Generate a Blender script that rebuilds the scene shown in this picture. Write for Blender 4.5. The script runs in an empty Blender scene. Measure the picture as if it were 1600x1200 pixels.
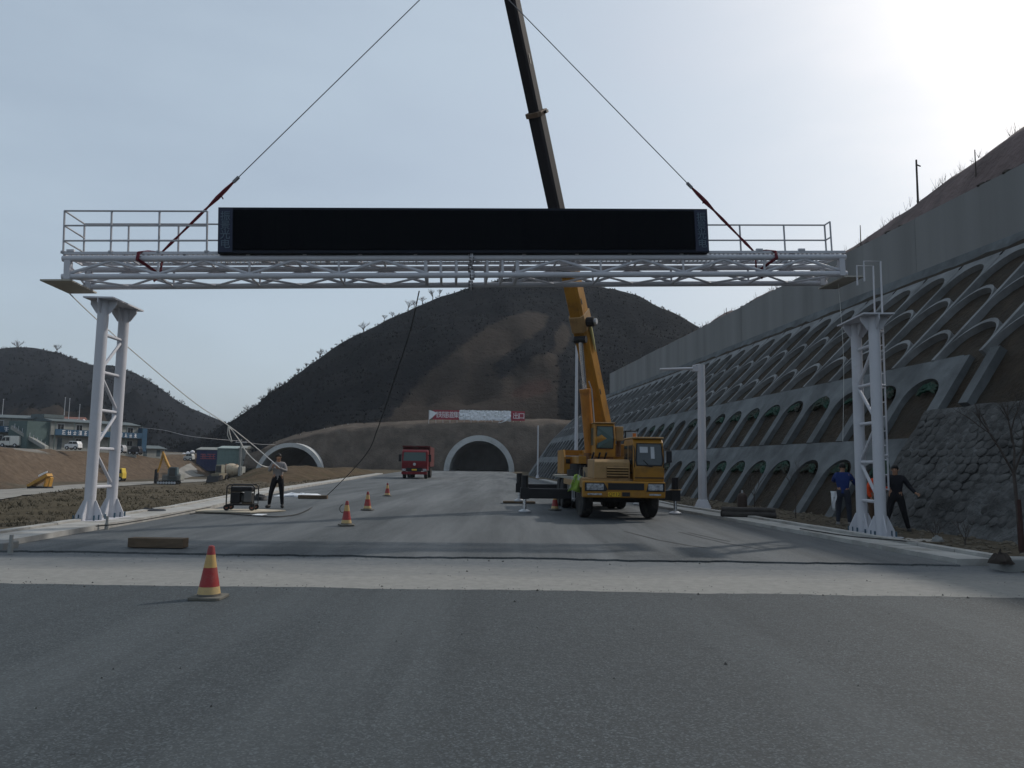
import bpy, bmesh, math, random
import numpy as np
from mathutils import Vector, Matrix, noise as mnoise
rnd = random.Random(7)
R = math.radians
sc = bpy.context.scene
COL = sc.collection

# ------------------------------------------------------------------ camera, sky, sun, exposure
F = 1200.0
PITCH = math.atan(125 / 1200)
ROLL = R(0.85)
CZ = 1.5
RM = Matrix.Rotation(math.pi / 2 + PITCH, 3, 'X') @ Matrix.Rotation(ROLL, 3, 'Z')
cam_data = bpy.data.cameras.new('camera')
cam = bpy.data.objects.new('camera', cam_data)
COL.objects.link(cam)
cam.location = (0, 0, CZ)
cam.rotation_euler = RM.to_euler()
cam_data.sensor_width = 36
cam_data.lens = F / 1600 * 36
cam_data.clip_start = 0.1
cam_data.clip_end = 8000
sc.camera = cam

SUN_AZ, SUN_EL = R(52), R(39)
world = bpy.data.worlds.new('World')
sc.world = world
world.use_nodes = True
wn = world.node_tree.nodes
wl = world.node_tree.links
bg = wn['Background']
sky = wn.new('ShaderNodeTexSky')
sky.sky_type = 'NISHITA'
sky.sun_disc = False
sky.sun_elevation = SUN_EL
sky.sun_rotation = SUN_AZ
sky.altitude = 300
sky.air_density = 1.0
sky.dust_density = 6.0
sky.ozone_density = 1.2
bg.inputs['Strength'].default_value = 0.125
veil = wn.new('ShaderNodeMix'); veil.data_type = 'RGBA'          # thin even high haze in front of the clear-sky model
wtc = wn.new('ShaderNodeTexCoord'); wmp = wn.new('ShaderNodeMapping'); wmp.inputs['Scale'].default_value = (1, 1, 3.2)
wnz = wn.new('ShaderNodeTexNoise'); wnz.inputs['Scale'].default_value = 1.9; wnz.inputs['Detail'].default_value = 6; wnz.inputs['Roughness'].default_value = .55
wl.new(wtc.outputs['Generated'], wmp.inputs['Vector']); wl.new(wmp.outputs[0], wnz.inputs['Vector'])
wmr = wn.new('ShaderNodeMapRange'); wmr.inputs['From Min'].default_value = .35; wmr.inputs['From Max'].default_value = .68
wmr.inputs['To Min'].default_value = .52; wmr.inputs['To Max'].default_value = .7
wl.new(wnz.outputs['Fac'], wmr.inputs['Value']); wl.new(wmr.outputs[0], veil.inputs[0])
veil.inputs[7].default_value = (4.85, 5.85, 6.75, 1)
wl.new(sky.outputs['Color'], veil.inputs[6])
wl.new(veil.outputs[2], bg.inputs['Color'])
sun_data = bpy.data.lights.new('sun', 'SUN')
sun_data.energy = 2.5
sun_data.angle = R(1.5)
sun_data.color = (1, 0.94, 0.86)
sun = bpy.data.objects.new('sun', sun_data)
COL.objects.link(sun)
S = Vector((math.sin(SUN_AZ) * math.cos(SUN_EL), math.cos(SUN_AZ) * math.cos(SUN_EL), math.sin(SUN_EL)))
sun.rotation_euler = S.to_track_quat('Z', 'Y').to_euler()
sun.location = S * 60
sc.view_settings.view_transform = 'Standard'
sc.view_settings.look = 'None'
sc.view_settings.exposure = -0.15
sc.view_settings.gamma = 1.0
sc.view_settings.use_curve_mapping = False

# ------------------------------------------------------------------ survey helpers: photo pixel -> point in the place
def ray(x, y):
    return RM @ Vector(((x - 800) / F, -(y - 600) / F, -1))
def G(x, y, z=0.0):
    v = ray(x, y)
    return Vector((0, 0, CZ)) + v * ((z - CZ) / v.z)
def P(x, y, D):
    v = ray(x, y)
    return Vector((0, 0, CZ)) + v * (D / v.y)
RMT = RM.transposed()
def proj(p):
    q = RMT @ (Vector(p) - Vector((0, 0, CZ)))
    return 800 - F * q.x / q.z, 600 + F * q.y / q.z
def bis(f, lo, hi, n=50):
    s = f(lo) > 0
    for _ in range(n):
        m = (lo + hi) / 2
        if (f(m) > 0) == s: lo = m
        else: hi = m
    return (lo + hi) / 2
def sstep(t):
    t = np.clip(t, 0, 1)
    return t * t * (3 - 2 * t)

# ------------------------------------------------------------------ materials
def newmat(name):
    m = bpy.data.materials.new(name)
    m.use_nodes = True
    return m, m.node_tree.nodes, m.node_tree.links, m.node_tree.nodes['Principled BSDF']
def c4(c): return (c[0], c[1], c[2], 1)
def mul(c, k): return tuple(min(1, v * k) for v in c)
def noise_node(n, l, coord, scale, detail=4, rough=.55, stretch=None):
    t = n.new('ShaderNodeTexNoise')
    t.inputs['Scale'].default_value = scale
    t.inputs['Detail'].default_value = detail
    t.inputs['Roughness'].default_value = rough
    if stretch:
        mp = n.new('ShaderNodeMapping')
        mp.inputs['Scale'].default_value = stretch
        l.new(coord, mp.inputs['Vector']); l.new(mp.outputs[0], t.inputs['Vector'])
    else:
        l.new(coord, t.inputs['Vector'])
    return t.outputs['Fac']
def ramp(n, l, fac, p0, p1):
    r = n.new('ShaderNodeMapRange')
    r.inputs['From Min'].default_value = p0
    r.inputs['From Max'].default_value = p1
    l.new(fac, r.inputs['Value'])
    return r.outputs['Result']
def mix(n, l, fac, a, b):
    m = n.new('ShaderNodeMix'); m.data_type = 'RGBA'
    if isinstance(fac, float): m.inputs[0].default_value = fac
    else: l.new(fac, m.inputs[0])
    for i, v in ((6, a), (7, b)):
        if isinstance(v, tuple): m.inputs[i].default_value = c4(v)
        else: l.new(v, m.inputs[i])
    return m.outputs[2]
def M(name, c, rough=.7, var=.15, scale=2., bump=0., bscale=30., metal=0., dirt=None, dscale=1.5, dcut=(.5, .7), spec=.22, stretch=None, bdist=.02, place=False):
    m, n, l, b = newmat(name)
    tc = n.new('ShaderNodeNewGeometry').outputs['Position'] if place else n.new('ShaderNodeTexCoord').outputs['Object']
    f = ramp(n, l, noise_node(n, l, tc, scale, 6, .6, stretch), .3, .7)
    out = mix(n, l, f, mul(c, 1 - var), mul(c, 1 + var))
    if dirt:
        d = ramp(n, l, noise_node(n, l, tc, dscale, 7, .65, stretch), *dcut)
        out = mix(n, l, d, out, dirt)
    l.new(out, b.inputs['Base Color'])
    b.inputs['Roughness'].default_value = rough
    b.inputs['Metallic'].default_value = metal
    b.inputs['Specular IOR Level'].default_value = spec
    if bump:
        bm = n.new('ShaderNodeBump')
        bm.inputs['Strength'].default_value = bump
        bm.inputs['Distance'].default_value = bdist
        l.new(noise_node(n, l, tc, bscale, 5, .6), bm.inputs['Height'])
        l.new(bm.outputs[0], b.inputs['Normal'])
    return m

def asphalt_mat(name, base, dust, dustcut):
    m, n, l, b = newmat(name)
    tc = n.new('ShaderNodeTexCoord').outputs['Object']
    vo = n.new('ShaderNodeTexVoronoi'); vo.inputs['Scale'].default_value = 85
    l.new(tc, vo.inputs['Vector'])
    sep = n.new('ShaderNodeSeparateColor'); l.new(vo.outputs['Color'], sep.inputs[0])
    stone = ramp(n, l, sep.outputs[0], .1, 1.0)
    pw = n.new('ShaderNodeMath'); pw.operation = 'POWER'; pw.inputs[1].default_value = 3.0
    l.new(stone, pw.inputs[0])
    out = mix(n, l, pw.outputs[0], mul(base, .6), mul(base, 1.9))
    big = ramp(n, l, noise_node(n, l, tc, .35, 6, .6), .3, .72)
    out = mix(n, l, big, mix(n, l, .4, out, mul(base, .5)), out)
    st = ramp(n, l, noise_node(n, l, tc, .75, 6, .62, (1.0, .07, 1)), *dustcut)
    mlt = n.new('ShaderNodeMath'); mlt.operation = 'MULTIPLY'; mlt.inputs[1].default_value = .62
    l.new(st, mlt.inputs[0])
    out = mix(n, l, mlt.outputs[0], out, dust)
    st2 = ramp(n, l, noise_node(n, l, tc, 2.2, 4, .6, (1.0, .03, 1)), .55, .72)
    mlt2 = n.new('ShaderNodeMath'); mlt2.operation = 'MULTIPLY'; mlt2.inputs[1].default_value = .45
    l.new(st2, mlt2.inputs[0])
    out = mix(n, l, mlt2.outputs[0], out, mul(base, .5))
    sp = ramp(n, l, noise_node(n, l, tc, 13, 3, .6), .72, .76)
    out = mix(n, l, sp, out, mul(base, .25))
    l.new(out, b.inputs['Base Color'])
    b.inputs['Roughness'].default_value = .78
    b.inputs['Specular IOR Level'].default_value = .35
    bm = n.new('ShaderNodeBump'); bm.inputs['Strength'].default_value = .8; bm.inputs['Distance'].default_value = .008
    l.new(sep.outputs[0], bm.inputs['Height'])
    bm2 = n.new('ShaderNodeBump'); bm2.inputs['Strength'].default_value = .35; bm2.inputs['Distance'].default_value = .03
    l.new(noise_node(n, l, tc, 5, 6, .7), bm2.inputs['Height'])
    l.new(bm2.outputs[0], bm.inputs['Normal'])
    l.new(bm.outputs[0], b.inputs['Normal'])
    return m

def masked(name, cols, var=.25, scale=.6, bump=.6, bscale=6., bdist=.15, rough=.95):
    """base colour chosen by the surface's cover attribute R,G,B (bare earth, gravel, dry grass)"""
    m, n, l, b = newmat(name)
    tc = n.new('ShaderNodeTexCoord').outputs['Object']
    at = n.new('ShaderNodeAttribute'); at.attribute_name = 'cover'
    sep = n.new('ShaderNodeSeparateColor'); l.new(at.outputs['Color'], sep.inputs[0])
    nz = noise_node(n, l, tc, scale, 8, .68)
    f = ramp(n, l, nz, .3, .7)
    out = mix(n, l, f, mul(cols[0], 1 - var), mul(cols[0], 1 + var))
    nz2 = noise_node(n, l, tc, scale * 2.7, 6, .7)
    for k in range(1, len(cols)):
        ad = n.new('ShaderNodeMath'); ad.operation = 'ADD'
        l.new(sep.outputs[k - 1], ad.inputs[0])
        sb = n.new('ShaderNodeMath'); sb.operation = 'MULTIPLY_ADD'; sb.inputs[1].default_value = .9; sb.inputs[2].default_value = -.45
        l.new(nz2, sb.inputs[0]); l.new(sb.outputs[0], ad.inputs[1])
        c = mix(n, l, f, mul(cols[k], 1 - var), mul(cols[k], 1 + var))
        out = mix(n, l, ramp(n, l, ad.outputs[0], .35, .65), out, c)
    l.new(out, b.inputs['Base Color'])
    b.inputs['Roughness'].default_value = rough
    b.inputs['Specular IOR Level'].default_value = .02
    bm = n.new('ShaderNodeBump'); bm.inputs['Strength'].default_value = bump; bm.inputs['Distance'].default_value = bdist
    l.new(noise_node(n, l, tc, bscale, 7, .7), bm.inputs['Height'])
    l.new(bm.outputs[0], b.inputs['Normal'])
    return m

def glass_mat(name, c, rough=.08):
    m, n, l, b = newmat(name)
    b.inputs['Base Color'].default_value = c4(c)
    b.inputs['Roughness'].default_value = rough
    b.inputs['Specular IOR Level'].default_value = .6
    return m

def stripes_z(name, zs, cols, rough=.55):
    """painted bands by height in the object's own coordinates"""
    m, n, l, b = newmat(name)
    tc = n.new('ShaderNodeTexCoord').outputs['Object']
    sp = n.new('ShaderNodeSeparateXYZ'); l.new(tc, sp.inputs[0])
    out = cols[0]
    for z, c in zip(zs, cols[1:]):
        g = n.new('ShaderNodeMath'); g.operation = 'GREATER_THAN'; g.inputs[1].default_value = z
        l.new(sp.outputs[2], g.inputs[0])
        out = mix(n, l, g.outputs[0], out, c)
    d = ramp(n, l, noise_node(n, l, tc, 9, 6, .7), .45, .8)
    ml = n.new('ShaderNodeMath'); ml.operation = 'MULTIPLY'; ml.inputs[1].default_value = .5
    l.new(d, ml.inputs[0])
    out = mix(n, l, ml.outputs[0], out, (.16, .14, .11))
    l.new(out, b.inputs['Base Color']); b.inputs['Roughness'].default_value = rough
    return m

WHITE = M('white_paint', (.46, .465, .5), .5, .06, 1.5, .05, 40, dirt=(.36, .345, .33), dscale=3, dcut=(.6, .85))
GALV = M('galvanised_steel', (.42, .43, .45), .5, .1, 4, metal=.4)
YELLOW = M('crane_yellow', (.31, .15, .022), .5, .14, 1.2, .05, 30, dirt=(.12, .07, .03), dscale=1.8, dcut=(.48, .8))
YTOP = M('worn_yellow', (.3, .19, .085), .6, .18, 3, dirt=(.17, .105, .055), dscale=3)
BLACK = M('black_steel', (.018, .018, .02), .55, .2, 3)
DARKSTEEL = M('dark_boom_steel', (.02, .019, .022), .75, .25, .8, spec=.15, dirt=(.018, .017, .02), dscale=.7, dcut=(.45, .7), stretch=(1, 1, .15))
RUBBER = M('tyre_rubber', (.02, .02, .021), .85, .25, 5, .2, 20, dirt=(.09, .085, .075), dscale=4, dcut=(.5, .8))
CHROME = M('cylinder_chrome', (.6, .6, .62), .25, .05, 4, metal=.9)
GLASS = glass_mat('window_glass', (.02, .03, .035))
GREENGLASS = glass_mat('tinted_glass', (.02, .05, .046), .3)
LENS = M('headlight_lens', (.27, .28, .3), .2, .6, 14, spec=.5)
RED = M('truck_red', (.14, .009, .014), .35, .1, 2, dirt=(.16, .07, .06), dscale=3, dcut=(.55, .9))
DARKRED = M('dump_body_red', (.09, .015, .015), .6, .25, 2, dirt=(.06, .045, .04), dscale=2)
PLATEY = M('plate_yellow', (.6, .38, .03), .5, .05)
CONC = M('concrete', (.22, .225, .22), .9, .16, 1.2, .25, 25, dirt=(.14, .145, .14), dscale=.6, dcut=(.45, .75))
CONCD = M('frame_concrete', (.12, .13, .136), .9, .22, 1.3, .3, 22, dirt=(.06, .064, .067), dscale=.7, dcut=(.42, .72), place=True)
KERB = M('kerb_concrete', (.33, .325, .31), .9, .18, 2.2, .3, 28, dirt=(.19, .18, .16), dscale=1.4, dcut=(.5, .75), place=True)
STRIP, n_, l_, b_ = newmat('strip_concrete')
tc_ = n_.new('ShaderNodeTexCoord').outputs['Object']
sp_ = n_.new('ShaderNodeSeparateXYZ'); l_.new(tc_, sp_.inputs[0])
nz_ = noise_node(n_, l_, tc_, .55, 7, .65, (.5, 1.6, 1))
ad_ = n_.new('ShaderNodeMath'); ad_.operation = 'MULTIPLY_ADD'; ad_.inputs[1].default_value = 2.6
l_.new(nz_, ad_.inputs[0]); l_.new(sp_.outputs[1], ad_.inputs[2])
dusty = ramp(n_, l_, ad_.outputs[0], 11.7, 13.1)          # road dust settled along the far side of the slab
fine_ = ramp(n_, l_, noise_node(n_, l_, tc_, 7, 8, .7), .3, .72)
clean_ = mix(n_, l_, fine_, (.17, .17, .16), (.245, .242, .228))  # clean concrete tone, clear of the dust
out_ = mix(n_, l_, dusty, clean_, mix(n_, l_, fine_, (.085, .094, .101), (.13, .14, .147)))
spot_ = ramp(n_, l_, noise_node(n_, l_, tc_, 3.2, 8, .75), .66, .74)
out_ = mix(n_, l_, spot_, out_, (.11, .11, .105))
l_.new(out_, b_.inputs['Base Color']); b_.inputs['Roughness'].default_value = .9; b_.inputs['Specular IOR Level'].default_value = .3
bp0 = n_.new('ShaderNodeBump'); bp0.inputs['Strength'].default_value = .35; bp0.inputs['Distance'].default_value = .02
l_.new(noise_node(n_, l_, tc_, 14, 7, .7), bp0.inputs['Height']); l_.new(bp0.outputs[0], b_.inputs['Normal'])
THINC = M('rib_concrete', (.18, .186, .19), .9, .2, 1.3, .3, 22, dirt=(.09, .092, .092), dscale=.7, dcut=(.45, .75), place=True)
SHOT = M('shotcrete', (.095, .097, .097), .95, .5, 3.2, 1.0, 5, dirt=(.035, .035, .034), dscale=.9, dcut=(.45, .7), bdist=.2)
SOIL = M('slope_soil', (.036, .027, .019), .97, .4, 1.8, .8, 7, dirt=(.034, .03, .024), dscale=1.2, dcut=(.42, .68), bdist=.1)
WALLC = M('wall_concrete', (.22, .222, .22), .9, .17, 1.6, .25, 12, dirt=(.135, .135, .133), dscale=.8, dcut=(.4, .75), stretch=(1, 1, .06))
HILLSIDE = M('hillside_earth', (.13, .098, .094), .95, .25, .7, .8, 3, dirt=(.08, .068, .064), dscale=.5, bdist=.2)
NET = M('green_net', (.014, .045, .031), .8, .5, 3, .4, 18, dirt=(.03, .03, .022), dscale=1.3, dcut=(.45, .6), place=True)
WOOD = M('timber', (.11, .08, .055), .85, .3, 6, .4, 18, stretch=(.2, 1, 1), dirt=(.06, .045, .033), dscale=4)
STRAP = M('red_webbing', (.13, .022, .032), .8, .2, 12)
ROPE = M('white_rope', (.62, .62, .6), .9, .1)
CABLE = M('black_cable', (.025, .025, .025), .7, .1)
WIRE = M('steel_wire', (.2, .2, .21), .5, .1)
BARK = M('bare_bark', (.06, .05, .045), .95, .3, 8)
BRUSH = M('dry_brush', (.013, .0145, .0165), .95, .35, .3, spec=.02)
SKIN = M('skin', (.3, .17, .11), .6, .08)
HAIR = M('black_hair', (.012, .011, .011), .6, .1)
TARP = M('white_sheet', (.62, .64, .67), .6, .12, 2, .3, 6)
SCREEN = M('led_face', (.004, .005, .007), .9, .1, 8, spec=.05)
BOARDBLUE = M('display_side_panel', (.025, .032, .06), .5, .1)
BOARDTXT = M('display_lettering', (.1, .14, .18), .6, .05)
TAN = M('yellow_machine', (.42, .22, .04), .6, .15, 2, dirt=(.2, .13, .06), dscale=2)

# ------------------------------------------------------------------ mesh helpers
class MB:
    def __init__(s): s.v = []; s.f = []; s.mi = []; s.cur = 0
    def add(s, vs, fs):
        o = len(s.v); s.v += [tuple(v) for v in vs]
        for f in fs: s.f.append(tuple(i + o for i in f)); s.mi.append(s.cur)
        return s
    def bx(s, x0, x1, y0, y1, z0, z1):
        vs = [(x, y, z) for z in (z0, z1) for y in (y0, y1) for x in (x0, x1)]
        return s.add(vs, [(0, 2, 3, 1), (4, 5, 7, 6), (0, 1, 5, 4), (2, 6, 7, 3), (0, 4, 6, 2), (1, 3, 7, 5)])
    def obox(s, c, ax, ay, az):
        c = Vector(c); ax, ay, az = Vector(ax), Vector(ay), Vector(az)
        vs = [c + ax * i + ay * j + az * k for k in (-1, 1) for j in (-1, 1) for i in (-1, 1)]
        return s.add(vs, [(0, 2, 3, 1), (4, 5, 7, 6), (0, 1, 5, 4), (2, 6, 7, 3), (0, 4, 6, 2), (1, 3, 7, 5)])
    def tube(s, p0, p1, r0, r1=None, n=8, cap=True):
        return s.path([p0, p1], [r0, r0 if r1 is None else r1], n, cap)
    def path(s, pts, r, n=6, cap=True, flat=1.0):
        pts = [Vector(p) for p in pts]
        if not isinstance(r, (list, tuple)): r = [r] * len(pts)
        o = len(s.v); prev = None
        for i, p in enumerate(pts):
            t = (pts[min(i + 1, len(pts) - 1)] - pts[max(i - 1, 0)])
            t = t.normalized() if t.length > 1e-9 else Vector((0, 0, 1))
            if prev is None:
                a = Vector((0, 0, 1)) if abs(t.z) < .9 else Vector((1, 0, 0))
                u = t.cross(a).normalized()
            else:
                u = (prev - t * prev.dot(t)).normalized()
            prev = u; w = t.cross(u)
            for k in range(n):
                an = 2 * math.pi * (k + .5) / n
                s.v.append(tuple(p + u * (r[i] * math.cos(an)) + w * (r[i] * flat * math.sin(an))))
        for i in range(len(pts) - 1):
            for k in range(n):
                a = o + i * n + k; b = o + i * n + (k + 1) % n
                s.f.append((a, b, b + n, a + n)); s.mi.append(s.cur)
        if cap:
            s.f.append(tuple(o + k for k in reversed(range(n)))); s.mi.append(s.cur)
            e = o + (len(pts) - 1) * n
            s.f.append(tuple(e + k for k in range(n))); s.mi.append(s.cur)
        return s
    def prism(s, poly, fn, t0, t1):
        n = len(poly)
        vs = [fn(a, b, t0) for a, b in poly] + [fn(a, b, t1) for a, b in poly]
        fs = [tuple(reversed(range(n))), tuple(range(n, 2 * n))]
        fs += [(i, (i + 1) % n, n + (i + 1) % n, n + i) for i in range(n)]
        return s.add(vs, fs)
    def lathe(s, prof, n=20, fn=None):
        fn = fn or (lambda r, a, z: (r * math.cos(a), r * math.sin(a), z))
        o = len(s.v)
        for r, z in prof:
            for k in range(n): s.v.append(tuple(fn(r, 2 * math.pi * k / n, z)))
        for i in range(len(prof) - 1):
            for k in range(n):
                a = o + i * n + k; b = o + i * n + (k + 1) % n
                s.f.append((a, b, b + n, a + n)); s.mi.append(s.cur)
        s.f.append(tuple(o + k for k in reversed(range(n)))); s.mi.append(s.cur)
        e = o + (len(prof) - 1) * n
        s.f.append(tuple(e + k for k in range(n))); s.mi.append(s.cur)
        return s
    def mesh(s, name, mats, smooth=False, inv=None):
        me = bpy.data.meshes.new(name)
        vs = s.v if inv is None else [tuple(inv @ Vector(v)) for v in s.v]
        me.from_pydata(vs, [], s.f)
        for m in (mats if isinstance(mats, (list, tuple)) else [mats]): me.materials.append(m)
        if any(s.mi): me.polygons.foreach_set('material_index', s.mi)
        if smooth: me.polygons.foreach_set('use_smooth', [True] * len(me.polygons))
        bm = bmesh.new(); bm.from_mesh(me)
        bmesh.ops.recalc_face_normals(bm, faces=bm.faces)
        bm.to_mesh(me); bm.free()
        if smooth: me.set_sharp_from_angle(angle=R(40))
        return me
    def build(s, name, mats, parent=None, world=False, smooth=False, bevel=0):
        inv = None
        if world and parent is not None: inv = WM[parent.name].inverted()
        me = s.mesh(name, mats, smooth, inv)
        return put(name, me, parent, bevel)
WM = {}
def put(name, me, parent=None, bevel=0, mat=None):
    o = bpy.data.objects.new(name, me); COL.objects.link(o)
    if mat is not None: o.matrix_local = mat
    if parent is not None: o.parent = parent
    WM[o.name] = (WM[parent.name] if parent is not None else Matrix()) @ (mat if mat is not None else Matrix())
    if bevel:
        b = o.modifiers.new('bevel', 'BEVEL'); b.width = bevel; b.segments = 2; b.limit_method = 'ANGLE'; b.angle_limit = R(40)
    return o
def tag(o, label=None, cat=None, group=None, kind=None):
    if label: o['label'] = label
    if cat: o['category'] = cat
    if group: o['group'] = group
    if kind: o['kind'] = kind
    return o
def thing(name, loc, rotz, label, cat, group=None, mat=None):
    o = bpy.data.objects.new(name, None); COL.objects.link(o)
    o.empty_display_size = .3
    m = mat if mat is not None else Matrix.Translation(Vector(loc)) @ Matrix.Rotation(rotz, 4, 'Z')
    o.matrix_world = m; WM[o.name] = m.copy()
    return tag(o, label, cat, group)
def copy_tree(o, mat, label=None, group=None, parent=None):
    c = o.copy(); COL.objects.link(c)
    if parent is None:
        c.matrix_world = mat; WM[c.name] = mat.copy()
    else: c.parent = parent
    if label: c['label'] = label
    if group: c['group'] = group
    for ch in o.children: copy_tree(ch, None, parent=c)
    return c
def TR(p, rz=0, s=1): return Matrix.Translation(Vector(p)) @ Matrix.Rotation(rz, 4, 'Z') @ Matrix.Scale(s, 4)
def text_mesh(txt, size, spacing_vert=False):
    cu = bpy.data.curves.new('lettering', 'FONT'); cu.body = txt; cu.size = size
    cu.align_x = 'CENTER'; cu.align_y = 'CENTER'; cu.extrude = .006
    o = bpy.data.objects.new('lettering', cu); COL.objects.link(o)
    bpy.context.view_layer.update()
    me = bpy.data.meshes.new_from_object(o.evaluated_get(bpy.context.evaluated_depsgraph_get()))
    bpy.data.objects.remove(o); bpy.data.curves.remove(cu)
    me.name = 'lettering'
    return me
def in_poly(x, y, poly):
    c = False; j = len(poly) - 1
    for i in range(len(poly)):
        xi, yi = poly[i]; xj, yj = poly[j]
        if (yi > y) != (yj > y) and x < (xj - xi) * (y - yi) / (yj - yi) + xi: c = not c
        j = i
    return c
def fbm(x, y, z=0, o=5): return mnoise.fractal(Vector((x, y, z)), 1.0, 2.0, o)

# ------------------------------------------------------------------ terrain
RL = [(-30, -8.6), (5, -8.5), (13, -8.3), (22, -8.75), (39, -11.1), (64, -13.1), (96, -15.8), (160, -20)]
RR = [(-30, 9.5), (5, 8.0), (12.3, 7.1), (20.7, 6.15), (27.5, 5.2), (50, 3.9), (75, 2.65), (110, .9), (160, -.2)]
def XL(Y): return np.interp(Y, [p[0] for p in RL], [p[1] for p in RL])
def XR(Y): return np.interp(Y, [p[0] for p in RR], [p[1] for p in RR])
def terr(X, Y):
    X = np.asarray(X, float); Y = np.asarray(Y, float)
    a = np.where(Y > 3, X / np.maximum(Y, 3), -9 * (X < 0))
    rim = np.interp(a, [-2, -1, -.667, -.558, -.52, -.45, -.417, -.383, -.35, -.33], [8, 14, 23.5, 35.5, 39, 40, 42, 48, 68, 92])
    low = sstep((Y - rim) / 9) * sstep((-.325 - a) / .03)
    Db = np.interp(a, [-1.3, -.667, -.5, -.42, -.39, -.36], [88, 98, 148, 172, 185, 230])
    bank = sstep((Y - Db) / 22) * sstep((-.35 - a) / .05)
    z = -2.6 * low + bank * 5.3 + bank * np.clip(Y - Db - 22, 0, 60) * .02
    road = (X > XL(Y) - .3) & (X < XR(Y) + .3)
    z = np.where(road, -.12, z + .06)
    return z
def tz(x, y): return float(terr(x, y))
def T(x, y):
    """first hit of the sight line through photo pixel (x, y) with the terrain"""
    v = ray(x, y); v = v / v.y; D = 6.0
    while D < 420:
        p = Vector((0, 0, CZ)) + v * D
        if p.z <= tz(p.x, p.y): return p
        D += .25
    return p

xs = np.concatenate([np.linspace(-1000, -300, 8), np.linspace(-280, -62, 60), np.linspace(-60, -8, 150), np.linspace(-7, 14, 22), np.linspace(18, 300, 25), np.linspace(450, 1000, 4)])
ys = np.concatenate([np.linspace(-900, -60, 6), np.linspace(-40, 8, 14), np.linspace(9, 60, 170), np.linspace(60.6, 130, 120), np.linspace(131, 290, 80), np.linspace(320, 1000, 8)])
XX, YY = np.meshgrid(xs, ys)
ZZ = terr(XX, YY)
NZ = np.zeros_like(ZZ); N2 = np.zeros_like(ZZ)
for j in range(len(ys)):
    for i in range(len(xs)):
        x, y = xs[i], ys[j]
        if -200 < x < -8 and 5 < y < 260:
            NZ[j, i] = fbm(x * .45, y * .45) * .09 + fbm(x * 1.5, y * 1.5, 3) * .035
            N2[j, i] = fbm(x * .11, y * .11, 9, 4)
edge = sstep((XL(YY) - 1.2 - XX) / 2.5)
AA = np.where(YY > 3, XX / np.maximum(YY, 3), 0)
DB = np.interp(AA, [-1.3, -.667, -.5, -.42, -.39, -.36], [88, 98, 148, 172, 185, 230])
onbank = ((YY > DB - 3) & (YY < DB + 23) & (AA < -.36))
ZZ = ZZ + NZ * edge * np.where(onbank, 5.0, 1.0)
cov = np.zeros(ZZ.shape + (4,)); cov[..., 3] = 1
cov[..., 0] = np.where(onbank, np.clip(1.25 + (AA + .667) * -1.2 * (AA > -.667), .7, 1), 0)             # orange cut earth
cov[..., 1] = np.where((AA < -.36) & (YY > DB + 23), .85, 0) + np.where((ZZ < -2.0) & ~onbank, .35, 0)
cov[..., 2] = np.clip(N2 * .7 + .32, 0, 1) * (XX < -8) * np.where(onbank, .5, 1)
bm_v = np.stack([XX, YY, ZZ], -1).reshape(-1, 3)
nx = len(xs)
faces = [(j * nx + i, j * nx + i + 1, (j + 1) * nx + i + 1, (j + 1) * nx + i) for j in range(len(ys) - 1) for i in range(nx - 1)]
def grid_obj(name, verts, faces, mat, cover=None, smooth=True):
    me = bpy.data.meshes.new(name)
    me.from_pydata([tuple(map(float, v)) for v in verts], [], faces)
    me.materials.append(mat)
    if cover is not None:
        at = me.color_attributes.new('cover', 'FLOAT_COLOR', 'POINT')
        at.data.foreach_set('color', np.asarray(cover, np.float32).reshape(-1))
    if smooth: me.polygons.foreach_set('use_smooth', [True] * len(me.polygons))
    return put(name, me)
FIELD = masked('field_earth', [(.085, .072, .054), (.1, .075, .055), (.17, .16, .145), (.07, .06, .043)], .35, .9, .35, 5., .08)
tag(grid_obj('ground', bm_v, faces, FIELD, cov.reshape(-1, 4)), kind='structure')

# ------------------------------------------------------------------ road, concrete strip, kerbs
ASPH = asphalt_mat('asphalt', (.049, .059, .065), (.095, .109, .116), (.5, .8))
ASPH2 = asphalt_mat('rolled_asphalt', (.06, .069, .075), (.18, .192, .2), (.4, .72))
def road_sheet(name, y0, y1, z, th, mat, ragged0=0, ragged1=0, dx=.25, right=None):
    ysr = list(np.concatenate([np.linspace(y0, y1, 2 if y1 - y0 < 20 else 40)]))
    if y0 < 0: ysr = [y0, -10, 0, 4, 7, y1]
    n = 160; vs = []; fs = []
    for j, y in enumerate(ysr):
        for i in range(n + 1):
            t = i / n
            xa, xb = float(XL(y)), float(XR(y)) if right is None else right
            if y < 12: xa -= 2.0; xb += 3.0
            x = xa + (xb - xa) * t
            yy = y
            if j == 0 and ragged0: yy += fbm(x * .7, 1.3) * ragged0 + fbm(x * 5, 7) * ragged0 * .5
            if j == len(ysr) - 1 and ragged1: yy += fbm(x * .6, 5.3) * ragged1 + fbm(x * 5, 2) * ragged1 * .5
            vs.append((x, yy, z))
    k = n + 1
    for j in range(len(ysr) - 1):
        for i in range(n): fs.append((j * k + i, j * k + i + 1, (j + 1) * k + i + 1, (j + 1) * k + i))
    # edge skirts give the layer its thickness
    for j, fl in ((0, 0), (len(ysr) - 1, 1)):
        o = len(vs)
        for i in range(k):
            v = vs[j * k + i]; vs.append((v[0], v[1], z - th))
        for i in range(n): fs.append((j * k + i, o + i, o + i + 1, j * k + i + 1))
    me = bpy.data.meshes.new(name); me.from_pydata(vs, [], fs); me.materials.append(mat)
    o = put(name, me)
    return tag(o, kind='structure')
road_sheet('asphalt_road', -30, 9.3, .012, .03, ASPH, 0, .08)
road_sheet('road', 12.35, 158, .028, .06, ASPH2, .12, 0)
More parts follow.
